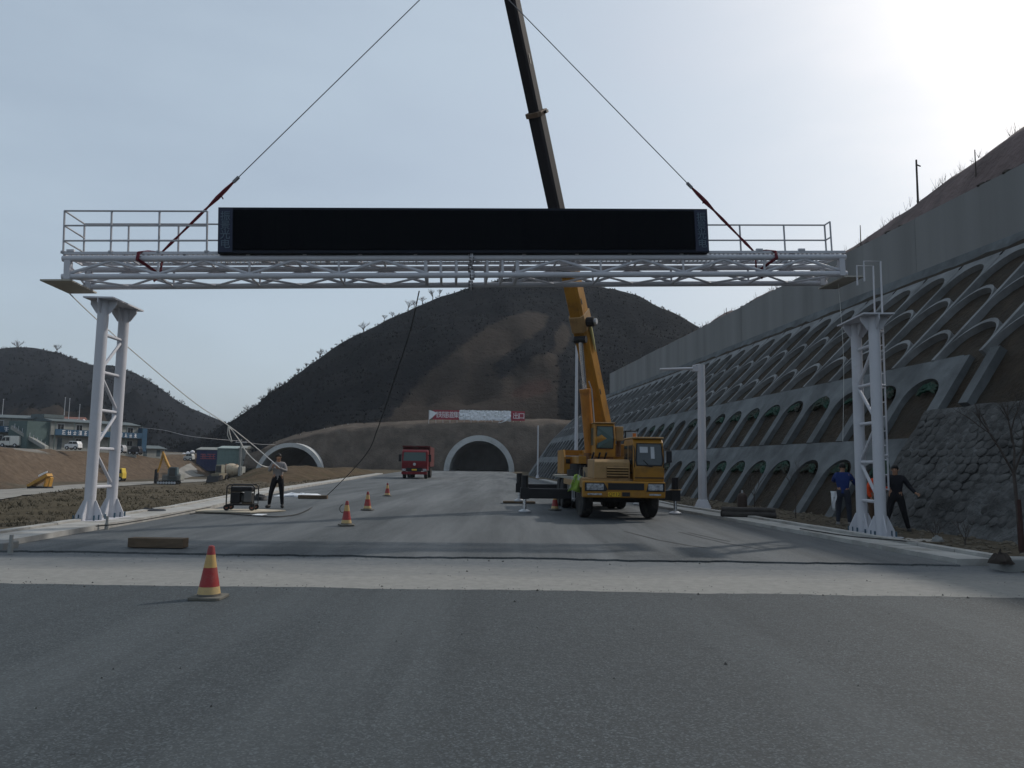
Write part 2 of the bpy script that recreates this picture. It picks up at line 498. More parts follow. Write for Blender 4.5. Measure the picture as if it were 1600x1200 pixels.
mbs = MB().bx(-14, 14, 8.6, 12.8, -.2, 0)
tag(mbs.build('concrete_strip', STRIP), kind='structure')

def resample(pts, step):
    pts = [Vector(p) for p in pts]; out = [pts[0].copy()]; acc = 0
    for a, b in zip(pts, pts[1:]):
        L = (b - a).length; d = step - acc
        while d <= L:
            out.append(a.lerp(b, d / L)); d += step
        acc = (acc + L) % step
    return out
def kerb_line(name, pts, w, z0, z1, side, gap, mat, step=1.0):
    root = thing(name, (0, 0, 0), 0, None, None); root['kind'] = 'structure'
    rs = resample(pts, step)
    base = MB().bx(-.5, .5, -.5, .5, -.5, .5).mesh('kerb_stone', mat)
    for a, b in zip(rs, rs[1:]):
        d = (b - a); L = d.length; d.normalize(); nrm = Vector((d.y, -d.x, 0)) * side
        c = (a + b) / 2 + nrm * (w / 2)
        j = rnd.uniform(-.006, .006)
        m = Matrix((( d.x * (L - gap), nrm.x * w, 0, c.x), (d.y * (L - gap), nrm.y * w, 0, c.y), (0, 0, z1 - z0 + j, (z0 + z1 + j) / 2), (0, 0, 0, 1)))
        put('kerb_stone', base, root, 0, m)
    return root
kr = [(float(XR(y)) + .02, y, 0) for y in (12.4, 14, 16, 18, 20.7, 24, 27.5, 35, 50, 75)]
kl = [(float(XL(y)) - .02, y, 0) for y in (12.9, 14, 16, 18, 22, 26, 32, 39, 50, 64, 96)]
kerb_line('right_kerb', kr, .62, -.1, .11, 1, .012, KERB)
krb = [(x + .64, y, 0) for x, y, _ in kr]
kerb_line('right_kerb_backing', krb[:8], .2, -.1, .16, 1, .02, KERB)
kerb_line('left_kerb', kl, .75, -.1, .13, -1, .006, KERB)
klb = [(x - .77, y, 0) for x, y, _ in kl]
kerb_line('left_kerb_backing', klb[:8], .2, -.1, .17, -1, .015, KERB)
tag(MB().bx(7.45, 11.5, 11.75, 12.15, -.1, .19).build('kerb_block', CONC, bevel=.02), 'grey concrete kerb block lying at the right end of the pale strip', 'kerb block')
tag(MB().bx(-11.6, -8.0, 12.35, 12.75, -.1, .14).build('kerb_block', CONC, bevel=.02), 'grey concrete kerb block ending the left kerb by the strip', 'kerb block')

# tyre marks printed on the rolled asphalt
TYRE = M('tyre_mark', (.03, .031, .033), .9, .3, 6)
def mark(pix, w):
    pts = resample([G(*p, .031) for p in pix], .5); mb = MB(); o = 0
    for i, p in enumerate(pts):
        d = pts[min(i + 1, len(pts) - 1)] - pts[max(i - 1, 0)]; d.normalize(); nr = Vector((d.y, -d.x, 0)) * w * rnd.uniform(.6, 1)
        mb.v += [tuple(p - nr), tuple(p + nr)]
    for i in range(len(pts) - 1): mb.f.append((2 * i, 2 * i + 1, 2 * i + 3, 2 * i + 2)); mb.mi.append(0)
    tag(mb.build('tyre_mark', TYRE), kind='structure')
mark([(975, 830), (1030, 844), (1080, 853), (1120, 858)], .035)
mark([(1060, 831), (1100, 841), (1140, 850), (1190, 858)], .03)
mark([(1075, 832), (1115, 841), (1155, 849)], .03)

# loose grit on the slab, along its two joints and on the asphalt
def grit():
    mb = MB(); r_ = random.Random(31)
    for i in range(800):
        k = r_.random()
        x = r_.uniform(-8, 8)
        if k < .35: y = 9.3 + r_.gauss(0, .12); z = .014
        elif k < .6: y = 12.3 - abs(r_.gauss(0, .15)); z = .003
        elif k < .85: y = r_.uniform(9.2, 12.3); z = .003
        else: y = r_.uniform(4.5, 9); z = .014
        q = r_.uniform(.003, .008) * (2.2 if r_.random() < .05 else 1); o = len(mb.v)
        mb.v += [(x - q, y - q, z), (x + q * 1.2, y - q * .6, z), (x + q * .2, y + q * 1.1, z), (x + r_.uniform(-.4, .4) * q, y, z + q * 1.2)]
        mb.f += [(o, o + 1, o + 3), (o + 1, o + 2, o + 3), (o + 2, o, o + 3)]; mb.mi += [0, 0, 0]
    return mb
tag(grit().build('road_grit', M('grit', (.06, .058, .055), .95, .5, 9)), 'loose dark grit scattered over the pale strip and its joints', 'grit', kind='stuff')
# haul road on the lower ground
def ribbon(name, pix, w, mat, lift=.06, zz=None):
    pts = resample([G(*p, zz) if zz is not None else T(*p) for p in pix], 1.5); vs = []; fs = []
    for i, p in enumerate(pts):
        d = (pts[min(i + 2, len(pts) - 1)] - pts[max(i - 2, 0)]); d.z = 0; d.normalize(); nr = Vector((d.y, -d.x, 0))
        for k in range(7):
            q = p + nr * w * (k / 6 - .5) * (1 + .25 * fbm(p.x * .2, p.y * .2))
            vs.append((q.x, q.y, tz(q.x, q.y) + lift + .1 * (1 - abs(k - 3) / 3)))
    for i in range(len(pts) - 1):
        for k in range(6): fs.append((i * 7 + k, i * 7 + k + 1, i * 7 + k + 8, i * 7 + k + 7))
    me = bpy.data.meshes.new(name); me.from_pydata(vs, [], fs); me.materials.append(mat)
    return tag(put(name, me), kind='structure')
HAUL = M('haul_road_gravel', (.22, .212, .195), .95, .2, .5, .4, 8, bdist=.06, spec=.03)
ribbon('haul_road', [(-80, 781), (0, 771), (100, 762.5), (200, 755.5), (262, 753.5), (330, 750)], 8, HAUL, .1, -2.5)
ribbon('haul_ramp', [(264, 750), (284, 744), (300, 739), (314, 733)], 4, HAUL, .1)

# ------------------------------------------------------------------ hills
def hill(name, sil, a_step, D0, z0f, Dr, mat, masks=(), rough=1.0, prof=.85, nt=70, tail=1.6):
    """surface of bearing rays: foot at D0, ridge at Dr whose skyline follows sil, then falling away behind"""
    sx = [p[0] for p in sil]; syv = [p[1] for p in sil]
    xsn = np.arange(sx[0], sx[-1] + .1, a_step)
    vs = []; cv = []
    for xp in xsn:
        yp = float(np.interp(xp, sx, syv)); v = ray(xp, yp); a = v.x / v.y
        drr = Dr(a) if callable(Dr) else Dr
        d0 = D0(a) if callable(D0) else D0
        pr = P(xp, yp, drr); zr = pr.z; z0 = z0f(a)
        for k in range(nt + 1):
            t = k / nt * tail
            D = d0 + (drr - d0) * t
            if t <= 1: z = z0 + (zr - z0) * (t ** prof if t > 0 else 0)
            else: z = zr - (zr - z0) * (t - 1) ** 1.3 * 1.2 - (t - 1) * 2
            X = a * D
            nfac = min(1, t * 6) * (min(1, (1 - t) * 5 + .12) if t <= 1 else .3)
            big = fbm(X * .017, D * .03, 4, 6) * 6 * rough + fbm(X * .08, D * .08, 8, 5) * 1.6 * rough
            gul = abs(mnoise.noise(Vector((a * 16 + t * .8, t * 1.1, 2.5)))) * 3.2 + abs(mnoise.noise(Vector((a * 41 + t * 1.5, t * 2.2, 7.5)))) * 1.2
            z += nfac * (big - gul * rough * (1 if t <= 1 else 0) * min(1, (1 - t) * 4 + .02) * (drr - d0) / 105)
            vs.append((X, D, z))
            px_, py_ = proj((X, D, z))
            c = [0, 0, 0, 1]
            for ch, polys in enumerate(masks):
                if any(in_poly(px_, py_, pl) for pl in polys): c[ch] = 1
            cv.append(c)
    n = nt + 1
    fs = [(i * n + k, (i + 1) * n + k, (i + 1) * n + k + 1, i * n + k + 1) for i in range(len(xsn) - 1) for k in range(nt)]
    cg = np.array(cv, float).reshape(len(xsn), n, 4)
    for _ in range(2):                                    # soften the border of the cleared ground
        pg = np.pad(cg, ((1, 1), (1, 1), (0, 0)), 'edge')
        cg = sum(pg[i:i + len(xsn), j:j + n] for i in range(3) for j in range(3)) / 9
    o = grid_obj(name, vs, fs, mat, cg.reshape(-1, 4))
    return tag(o, kind='structure'), vs, cv
SIL = [(250, 715), (300, 697), (335, 680), (360, 662), (400, 637), (427, 612), (450, 597), (480, 572), (520, 545), (560, 521), (600, 500), (650, 477), (690, 459), (740, 445), (790, 434), (840, 430), (890, 434), (930, 443), (960, 452), (1000, 465), (1050, 487), (1090, 508), (1130, 530), (1200, 570), (1300, 630), (1400, 700)]
bare = [[(604, 662), (640, 612), (668, 585), (720, 540), (770, 505), (822, 486), (858, 492), (850, 512), (812, 540), (770, 570), (752, 588), (785, 592), (830, 560), (862, 548), (875, 580), (868, 640), (880, 662)],
        [(866, 520), (880, 505), (895, 512), (884, 545), (866, 560)], [(440, 700), (520, 664), (700, 655), (870, 655), (900, 700)]]
redd = [[(795, 605), (860, 590), (866, 615), (800, 622)]]
HILLM = masked('brushy_hill', [(.0115, .0135, .0165), (.046, .038, .033), (.055, .035, .03)], .18, .12, 1.0, .5, 1.6)
h1, hv, hc = hill('hill', SIL, 5.0, lambda a: float(np.interp(a, [-.46, -.375, -.32], [235, 220, 160])), lambda a: float(np.interp(a, [-.5, -.39, -.33, -.25, -.17, .05, .2], [2.5, 2.3, 1.5, 6.8, 9.2, 9.6, 8])), 265, HILLM, (bare, redd))
SILB = [(-500, 600), (-300, 575), (-120, 560), (0, 546), (30, 544), (60, 545), (90, 549), (115, 561), (140, 570), (185, 572), (210, 581), (232, 593), (262, 616), (290, 633), (310, 644), (335, 655), (352, 662), (380, 680), (430, 705)]
HILLB = masked('far_hill_brush', [(.0135, .0155, .0195), (.045, .037, .032)], .22, .08, 1.0, .35, 2.0)
bareb = [[(0, 640), (90, 645), (180, 655), (180, 680), (0, 680)]]
h2, hv2, hc2 = hill('far_hill', SILB, 8.0, 230, lambda a: 3.5, 470, HILLB, (bareb,), 1.2)
SILC = [(240, 690), (290, 655), (310, 646), (330, 651), (350, 659), (370, 672), (400, 700)]
h3, hv3, hc3 = hill('distant_spur', SILC, 8.0, 500, lambda a: 2, 700, HILLB, (), .4)

def scatter_brush(name, vs, cv, n, hmin, hmax, mat, seed, cond=None):
    r = random.Random(seed); V = []; Fc = []
    pick = [i for i, v in enumerate(vs) if cv[i][0] < .5 and cv[i][1] < .5 and (cond is None or cond(v))]
    for _ in range(n):
        v = vs[r.choice(pick)]
        x = v[0] + r.uniform(-1.5, 1.5); y = v[1] + r.uniform(-1.2, 1.2); z = v[2] - .3
        h = r.uniform(hmin, hmax); w = h * r.uniform(.5, .9)
        for _k in range(6):
            an = r.uniform(0, 6.28); rr = r.uniform(.1, w); o = len(V)
            tx, ty, tzv = x + math.cos(an) * rr, y + math.sin(an) * rr, z + h * r.uniform(.6, 1)
            bx_, by_ = x + math.cos(an) * rr * .3, y + math.sin(an) * rr * .3
            q = .16 * h
            V += [(bx_ - q * math.sin(an), by_ + q * math.cos(an), z), (bx_ + q * math.sin(an), by_ - q * math.cos(an), z), (tx + r.uniform(-q, q), ty, tzv)]
            Fc.append((o, o + 1, o + 2))
    me = bpy.data.meshes.new(name); me.from_pydata(V, [], Fc); me.materials.append(mat)
    return tag(put(name, me), kind='stuff')
b1 = scatter_brush('hill_brush', hv, hc, 20000, .3, .85, BRUSH, 3, lambda v: v[1] < 275)
tag(b1, 'dark leafless brush covering the central hill', 'brush')
b2 = scatter_brush('far_hill_brush', hv2, hc2, 9000, .6, 1.7, BRUSH, 5, lambda v: v[1] < 485)
tag(b2, 'dark leafless brush covering the hill on the left', 'brush')

# bare trees on the skyline
def bare_tree_meshes(seed, h, spread=.5, depth=5):
    r = random.Random(seed); tr = MB(); cr = MB()
    def grow(mb, p, d, L, rad, k):
        q = p + d * L
        mid = (p + q) / 2 + Vector((r.uniform(-1, 1), r.uniform(-1, 1), 0)) * L * .06
        mb.path([p, mid, q], [rad, rad * .85, rad * .6], 4 if k else 6, k == 0)
        if k >= depth: return
        for _ in range(3 if k else 6):
            ax = Vector((r.uniform(-1, 1), r.uniform(-1, 1), r.uniform(-.2, .5))).normalized()
            nd = (d + ax * spread * r.uniform(.8, 1.6)).normalized()
            grow(cr, p.lerp(q, r.uniform(.6, 1)), nd, L * r.uniform(.55, .8), rad * .5, k + 1)
    grow(tr, Vector((0, 0, -.1 * h)), Vector((0, 0, 1)), h * .42, h * .05, 0)
    return tr.mesh('trunk', BARK), cr.mesh('crown', BARK)
tvar = [bare_tree_meshes(20 + i, 1.0, .55 + .1 * i) for i in range(3)]
def place_tree(p, h, var, label, cat='tree', group=None, name='bare_tree', rz=0):
    t = thing(name, p, rz, label, cat, group, Matrix.Translation(Vector(p)) @ Matrix.Rotation(rz, 4, 'Z') @ Matrix.Scale(h, 4))
    put('trunk', tvar[var][0], t); put('crown', tvar[var][1], t)
    return t
ridge = [(388, 645, 13), (396, 638, 8), (409, 629, 13), (419, 617, 12), (431, 609, 8), (437, 604, 10), (466, 582, 8), (478, 572, 7), (500, 557, 15), (568, 518, 16), (601, 499, 9), (613, 494, 10), (638, 482, 13), (647, 478, 11), (660, 472, 12), (676, 465, 14), (687, 460, 10)]
ordw = ['first', 'second', 'third', 'fourth', 'fifth', 'sixth', 'seventh', 'eighth', 'ninth', 'tenth', 'eleventh', 'twelfth', 'thirteenth', 'fourteenth', 'fifteenth', 'sixteenth', 'seventeenth']
for i, (x, y, hp) in enumerate(ridge):
    p = P(x, y + 2, 264); place_tree(p, hp * 1.25 * 264 / 1200, i % 3, f'{ordw[i]} bare tree up the central hill skyline from the valley notch', group='bare trees on the central hill skyline', rz=i * 1.3)
for i, (x, y, hp, lb) in enumerate([(28, 546, 16, 'leftmost bare tree on the far left hill skyline'), (89, 549, 13, 'bare tree on the far left hill crest, left of the white column'), (234, 596, 9, 'small bare tree low on the left hill skyline right of the white column'), (283, 631, 8, 'bare tree lowest on the left hill skyline near the notch'), (8, 548, 9, 'small bare tree at the photo edge on the left hill skyline')]):
    place_tree(P(x, y + 2, 468), hp * 1.2 * 468 / 1200, i % 3, lb, group='bare trees on the left hill skyline', rz=i)

# ------------------------------------------------------------------ tunnel portals
PY = 150.0
def bench(X):   # top of the earth face over the portals
    return float(np.interp(X, [-70, -54, -49, -45, -40, -35, -28, -14, 8, 20, 40], [1.0, 1.8, 3.6, 5.2, 6.6, 7.6, 8.4, 9.2, 9.7, 9.0, 7.0]))
tunnels = [(-6.1, 6.7, 0, .95), (-42.6, 6.6, -1.9, .7)]
def arch_z(X, r_extra=0):
    for cx, r, zb_, _t in tunnels:
        d = abs(X - cx)
        if d < r: return max(-.5, zb_ + math.sqrt(max(0, 1 - (d / r) ** 2)) * (r + .15))
    return 0
xsf = sorted(set([round(v, 2) for v in np.linspace(-52, 40, 130)] + [round(cx + r * math.sin(R(t)), 2) for cx, r, _z, _t in tunnels for t in range(-90, 91, 6)]))
vs = []; fs = []
K = 10
for X in xsf:
    b = arch_z(X); tp = max(bench(X), b + .6)
    for k in range(K + 1):
        z = b + (tp - b) * k / K
        y = PY + max(z - .5, 0) * .55 + fbm(X * .3, z * .4, 2) * .35
        vs.append((X, y, z + (fbm(X * .25, 0, 6) * .35 if k == K else 0)))
    vs.append((X, PY + 9, tp + .9)); vs.append((X, PY + 20, tp + 3.2))
n = K + 3
for i in range(len(xsf) - 1):
    for k in range(n - 1): fs.append((i * n + k, (i + 1) * n + k, (i + 1) * n + k + 1, i * n + k + 1))
FACE = M('portal_earth', (.1, .083, .07), .95, .3, .5, .8, 3, dirt=(.07, .06, .053), dscale=.3, bdist=.25, spec=.03)
me = bpy.data.meshes.new('portal_slope'); me.from_pydata(vs, [], fs); me.materials.append(FACE)
me.polygons.foreach_set('use_smooth', [True] * len(me.polygons))
tag(put('portal_slope', me), kind='structure')
LINING = M('tunnel_lining', (.55, .57, .6), .9, .15, .5)
PORTC = M('portal_concrete', (.42, .43, .43), .9, .1, .6, .2, 10, dirt=(.3, .3, .3), dscale=.4)
for (cx, r, zb_, rt_), lb in zip(tunnels, ('right tunnel portal with pale arch ring under the red sign', 'left tunnel portal with pale arch ring behind the standing man')):
    t = thing('tunnel_portal', (cx, PY, zb_), 0, lb, 'tunnel')
    mb = MB(); n = 40; o = 0
    for i in range(n + 1):
        an = math.pi * i / n; c, s_ = math.cos(an), math.sin(an)
        for rr, y in ((r - rt_, -1.2), (r + .1, -1.2), (r + .1, 4), (r - rt_, 4)):
            mb.v.append((rr * c, y, rr * s_ * 1.02))
    for i in range(n):
        for k in range(4):
            a = i * 4 + k; b = i * 4 + (k + 1) % 4
            mb.f.append((a, b, b + 4, a + 4)); mb.mi.append(0)
    mb.build('arch_ring', PORTC, t, smooth=False)
    mb = MB()
    for i in range(n + 1):
        an = math.pi * i / n
        for y in (3.9, 26): mb.v.append(((r - rt_ + .05) * math.cos(an), y, (r - rt_ + .05) * math.sin(an) * 1.02))
    for i in range(n):
        mb.f.append((i * 2, i * 2 + 2, i * 2 + 3, i * 2 + 1)); mb.mi.append(0)
    mb.bx(-r, r, 26, 26.5, 0, r + 1)  # pale end wall added close in to lighten the dark bore
    mb.build('lining_and_end_wall', LINING, t)
    MB().bx(-r + .9, r - .9, -2, 26, -.1, .06).build('tunnel_floor', ASPH2, t)
# spoil ridge of dry grass between the two carriageways
tag(MB().bx(-19.5, -16.3, 138, 139.6, -.1, 2.6).bx(-19.2, -16.6, 137.6, 138, .2, 2.0).build('plant_container', M('dull_grey_sheet', (.16, .16, .155), .7), None), 'dull grey site container at the foot of the portal slope', 'container')
tag(MB().bx(-15.6, -14.9, 136, 136.12, .3, 2.9).bx(-15.3, -15.2, 136.12, 136.2, -.1, 2.9).build('notice_board', TARP), 'tall white notice board beside the grey site container', 'notice board')

# sign over the right tunnel
t = thing('tunnel_sign', P(745, 660, 157), R(1), 'long red tunnel sign with white characters partly covered by pale sheeting', 'sign')
SW = 157 / 1200
def sx_(x): return (x - 745) * SW
def sz_(y): return (660 - y) * SW
REDSIGN = M('sign_red', (.26, .03, .05), .6, .1, .5)
for x0, x1 in ((676, 697), (697.2, 718), (718.2, 740), (740.2, 760), (760.2, 780), (780.2, 799), (799.2, 820)):
    MB().bx(sx_(x0), sx_(x1), 0, .12, sz_(656.5), sz_(641.5)).build('sign_panel', REDSIGN, t)
SIGNW = M('sign_white', (.66, .66, .68), .6, .05)
for ch, x in (('铁', 685.5), ('隧', 695), ('道', 704), ('集', 713), ('出', 806), ('口', 815)):
    me = text_mesh(ch, 1.4); me.materials.clear(); me.materials.append(SIGNW)
    put('lettering', me, t, 0, Matrix.Translation((sx_(x), -.03, sz_(649.5))) @ Matrix.Rotation(R(90), 4, 'X'))
for x in range(670, 822, 11):
    MB().tube((sx_(x), .2, -1.2), (sx_(x), .2, sz_(642)), .05, n=5).build('post', GALV, t)
rr_ = random.Random(4)
mb = MB(); NX, NZv = 44, 7
for i in range(NX + 1):
    for k in range(NZv + 1):
        x = 717.5 + 80.5 * i / NX; z0 = 656.8 - 15.6 * k / NZv
        if i > NX - 4: z0 += (NX - i) * .0 + (1.0 if k == 0 else 0)
        mb.v.append((sx_(x + rr_.uniform(-.3, .3)), -.12 - .45 * abs(fbm(i * .45 + k * .9, k * .45, 2)) - .05 * rr_.random(), sz_(z0 + (rr_.uniform(-.5, .5) if k in (0, NZv) else 0))))
for i in range(NX):
    for k in range(NZv): a = i * (NZv + 1) + k; mb.f.append((a, a + NZv + 1, a + NZv + 2, a + 1)); mb.mi.append(0)
mb.build('cover_sheet', TARP, t)
MB().prism([(sx_(671), sz_(641.8)), (sx_(683), sz_(646)), (sx_(676), sz_(653)), (sx_(670.5), sz_(657))], lambda a, b, q: (a, q, b), -.12, -.09).build('cover_sheet', TARP, t)
MB().path([(sx_(797), -.15, sz_(651)), (sx_(790), -.3, sz_(657)), (sx_(782), -.2, sz_(660)), (sx_(776), -.2, sz_(660.5))], [.5, .35, .25, .1], 6, flat=.3).build('loose_sheet', TARP, t)

# fence posts on the bench
fr = thing('bench_fence', (0, 0, 0), 0, 'low fence of thin posts along the bench above the tunnels', 'fence')
for i in range(44):
    x = 470 + i * 9.2
    if 668 < x < 822: continue
    q = P(x, 668 - 8 * min(1, (x - 470) / 150), 162.5)
    q.z = bench(q.x) + .2
    MB().tube((q.x, q.y, q.z - .3), (q.x, q.y, q.z + rnd.uniform(1.0, 1.7)), .045, n=4).build('post', GALV, fr)
hv_ = MB()
for zz in (.5, 1.0): hv_.path([(X, 162.5, bench(X) + .2 + zz) for X in np.linspace(-44, 16, 30)], .02, 4)
hv_.build('fence_wire', WIRE, fr)

def blob(mb, c, r, seed, sq=.6):
    n = 6; q = random.Random(seed); o = len(mb.v)
    for k, (rr, z) in enumerate([(0.0, -.5), (.8, -.35), (1, 0), (.7, .6), (0, 1)]):
        for i in range(n):
            an = 6.283 * i / n; w = r * q.uniform(.7, 1.2)
            mb.v.append((c[0] + math.cos(an) * rr * w, c[1] + math.sin(an) * rr * w, c[2] + z * r * sq))
    for k in range(4):
        for i in range(n):
            a = o + k * n + i; b = o + k * n + (i + 1) % n
            mb.f.append((a, b, b + n, a + n)); mb.mi.append(mb.cur)

# ------------------------------------------------------------------ the right-hand slope
DV = Vector((-.0985, .99514, 0)); NV = Vector((.99514, .0985, 0)); UP = Vector((0, 0, 1))
T1, T2 = 1.5, 1.0
def SP(s, u, z): return DV * s + NV * u + UP * z
U0 = 11.8
def row_point(ratio): u = (CZ + T1 * U0) / (T1 - ratio); return u, T1 * (u - U0)
UB, ZB = row_point(.2175)
def row_point2(ratio): u = (CZ - ZB + T2 * UB) / (T2 - ratio); return u, ZB + T2 * (u - UB)
def slope_z(u): return T1 * (u - U0) if u < UB else ZB + T2 * (u - UB)
levels = [(U0, -.05), row_point(.066), (UB, ZB)] + [row_point2(k) for k in (.27, .333, .381, .41)]
ANG = [math.atan(T1)] * 2 + [math.atan(T2)] * 4
Lw = [math.hypot(b[0] - a[0], b[1] - a[1]) for a, b in zip(levels, levels[1:])]
# soil sheet
vs = []; fs = []
ss = np.linspace(2, 150, 260); ks = np.linspace(0, 1, 48)
ue, ze = levels[-1]
for s in ss:
    for k in ks:
        u = U0 - .6 + (ue + .3 - U0 + .6) * k; z = slope_z(u); TH = ANG[0] if u < UB else ANG[3]
        nn = fbm(s * 1.1, u * 1.7, 1) * .05 - .13
        p = SP(s, u, z) + (UP * math.cos(TH) - NV * math.sin(TH)) * nn
        if s > 95: p += NV * ((s - 95) * .12)
        vs.append(p)
n = len(ks)
fs = [(i * n + k, i * n + k + 1, (i + 1) * n + k + 1, (i + 1) * n + k) for i in range(len(ss) - 1) for k in range(n - 1)]
me = bpy.data.meshes.new('slope_soil'); me.from_pydata([tuple(v) for v in vs], [], fs); me.materials.append(SOIL)
me.polygons.foreach_set('use_smooth', [True] * len(me.polygons))
tag(put('slope_soil', me), kind='structure')
PITCHS = 2.05
def arch_curve(wd, zs, rise, n=14):
    return [(-wd / 2 * math.cos(math.pi * i / n), zs + rise * math.sin(math.pi * i / n)) for i in range(n + 1)]
def thick_mesh(name, L, wd, zs, rise, th, mat):
    """solid panel with an arched opening down to its lower edge: two legs and a deep band over the arch"""
    ar = arch_curve(wd, zs, rise); W = PITCHS / 2
    mb = MB(); n = len(ar)
    fr_ = [(-W, 0), (-wd / 2, 0)] + ar + [(wd / 2, 0), (W, 0)]
    top = [(-W, L), (-wd / 2, L)] + [(a[0], L) for a in ar] + [(wd / 2, L), (W, L)]
    m = len(fr_)
    for z in (th, -.22):
        o = len(mb.v)
        mb.v += [(a, b, z) for a, b in fr_] + [(a, b, z) for a, b in top]
        for i in range(m - 1):
            if i in (1, m - 3): continue
            mb.f.append((o + i, o + i + 1, o + m + i + 1, o + m + i)); mb.mi.append(0)
    for i in range(m - 1): mb.f.append((i, i + 1, 2 * m + i + 1, 2 * m + i)); mb.mi.append(0)
    for i in range(m - 1): mb.f.append((m + i, m + i + 1, 3 * m + i + 1, 3 * m + i)); mb.mi.append(0)
    return mb.mesh(name, mat)
def thin_mesh(name, L, mat, th=.1, rib=.14, last=False):
    W = PITCHS / 2; mb = MB(); mb.bx(-W - rib / 2, -W + rib / 2, -.03, L, -.22, th)
    wd = PITCHS - rib; n = 16; ro = []
    zs, rise = L - 1.3, 1.2
    inn = arch_curve(wd, zs, rise, n); out = [(a * 1.0, b + .04 + .12 * math.sin(math.pi * i / n)) for i, (a, b) in enumerate(inn)]
    if last: out = [(a, L + .25) for a, b in inn]
    for z in (th - .012, -.22):
        mb.v += [(a, b, z) for a, b in inn] + [(a, b, z) for a, b in out]
    m = n + 1; o = 24 - 16
    for i in range(n):
        mb.f.append((o + i, o + i + 1, o + m + i + 1, o + m + i)); mb.mi.append(0)
        mb.f.append((o + i, o + i + 1, o + 2 * m + i + 1, o + 2 * m + i)); mb.mi.append(0)
        mb.f.append((o + m + i, o + m + i + 1, o + 3 * m + i + 1, o + 3 * m + i)); mb.mi.append(0)
    return mb.mesh(name, mat)
AXX = Matrix.Identity(3)
def slope_mat(s, u, z, TH=ANG[0]):
    x = -DV; y = NV * math.cos(TH) + UP * math.sin(TH); w = UP * math.cos(TH) - NV * math.sin(TH)
    p = SP(s, u, z)
    if s > 95: p += NV * ((s - 95) * .12)
    return Matrix(((x.x, y.x, w.x, p.x), (x.y, y.y, w.y, p.y), (x.z, y.z, w.z, p.z), (0, 0, 0, 1)))
nets = []
for j in range(3):
    mb = MB(); r_ = random.Random(j)
    for q in range(3):
        pts = [(-.55 + 1.1 * i / 8, 0 - .12 * q + .2 * math.sin(math.pi * i / 8) + r_.uniform(-.05, .05), .0 + r_.uniform(-.02, .05)) for i in range(9)]
        mb.path(pts, [.03] + [r_.uniform(.05, .11) for _ in range(7)] + [.03], 5)
    nets.append(mb.mesh('rolled_net', NET))
rows = [(0, 20.25, 118, 'thick'), (1, 20.25, 112, 'thick'), (2, 9.3, 108, 'thin'), (3, 9.3, 99, 'thin'), (4, 9.3, 90, 'thin')]
rownames = ['lower row of deep concrete arches along the foot of the slope', 'second row of deep concrete arches holding soil pockets', 'thin concrete arch row directly above the broad grey band', 'middle row of thin concrete arches on the upper slope', 'top row of thin concrete arches under the tall wall']
for ri, s0, s1, kd in rows:
    root = thing('arch_row', SP(s0, *levels[ri]), 0, rownames[ri], 'slope frame', 'arched slope frames')
    L = Lw[ri]
    if kd == 'thick':
        me = thick_mesh('arch_panel', L - .01, 1.62, L * .5, L * .25, .06, CONCD)
    else:
        me = thin_mesh('arch_panel', L, THINC, last=(ri == 4))
    inv = WM[root.name].inverted(); s = s0 + PITCHS / 2; k = 0
    while s < s1:
        o = put('arch_panel', me, root, 0, inv @ slope_mat(s, *levels[ri], ANG[ri]))
        if kd == 'thick' and s < 50 and rnd.random() < .85:
            nm = nets[k % 3]
            q = slope_mat(s + rnd.uniform(-.1, .1), *levels[ri], ANG[ri]) @ Matrix.Translation((rnd.uniform(-.1, .1), L * .52 + L * .24 - .3 - rnd.uniform(0, .08), -.03)) @ Matrix.Scale(rnd.uniform(.75, 1.05), 4)
            put('rolled_net', nm, root, 0, inv @ q)
        s += PITCHS; k += 1
# shotcrete face at the near end of the slope
vs = []; fs = []
TH = ANG[0]; ss = np.linspace(3, 20.3, 90); ks = np.linspace(0, 1, 26)
for s in ss:
    for k in ks:
        u = U0 - .35 + (13.75 - U0 + .35) * k; z = T1 * (u - U0 + .12)
        w_ = .1 + fbm(s * .9, u * 1.6, 3) * .07 + fbm(s * 3, u * 4, 5) * .04
        p = SP(s, u, z) + (UP * math.cos(TH) - NV * math.sin(TH)) * w_
        vs.append(p)
n = len(ks)
for i, s in enumerate(ss):
    vs.append(vs[i * n + n - 1] + NV * .9 + UP * .1)
fs = [(i * n + k, i * n + k + 1, (i + 1) * n + k + 1, (i + 1) * n + k) for i in range(len(ss) - 1) for k in range(n - 1)]
o = len(ss) * n
fs += [(i * n + n - 1, o + i, o + i + 1, (i + 1) * n + n - 1) for i in range(len(ss) - 1)]
fs += [tuple([(len(ss) - 1) * n + k for k in range(n)] + [o + len(ss) - 1])]
me = bpy.data.meshes.new('shotcrete_face'); me.from_pydata([tuple(v) for v in vs], [], fs); me.materials.append(SHOT)
me.polygons.foreach_set('use_smooth', [True] * len(me.polygons))
face = tag(put('stone_facing', me), 'rough dark mortared rubble stone facing at the near foot of the right slope', 'stone facing')
STONE = M('rubble_stone', (.07, .07, .069), .95, .55, 1.7, .8, 9, place=True, bdist=.05)
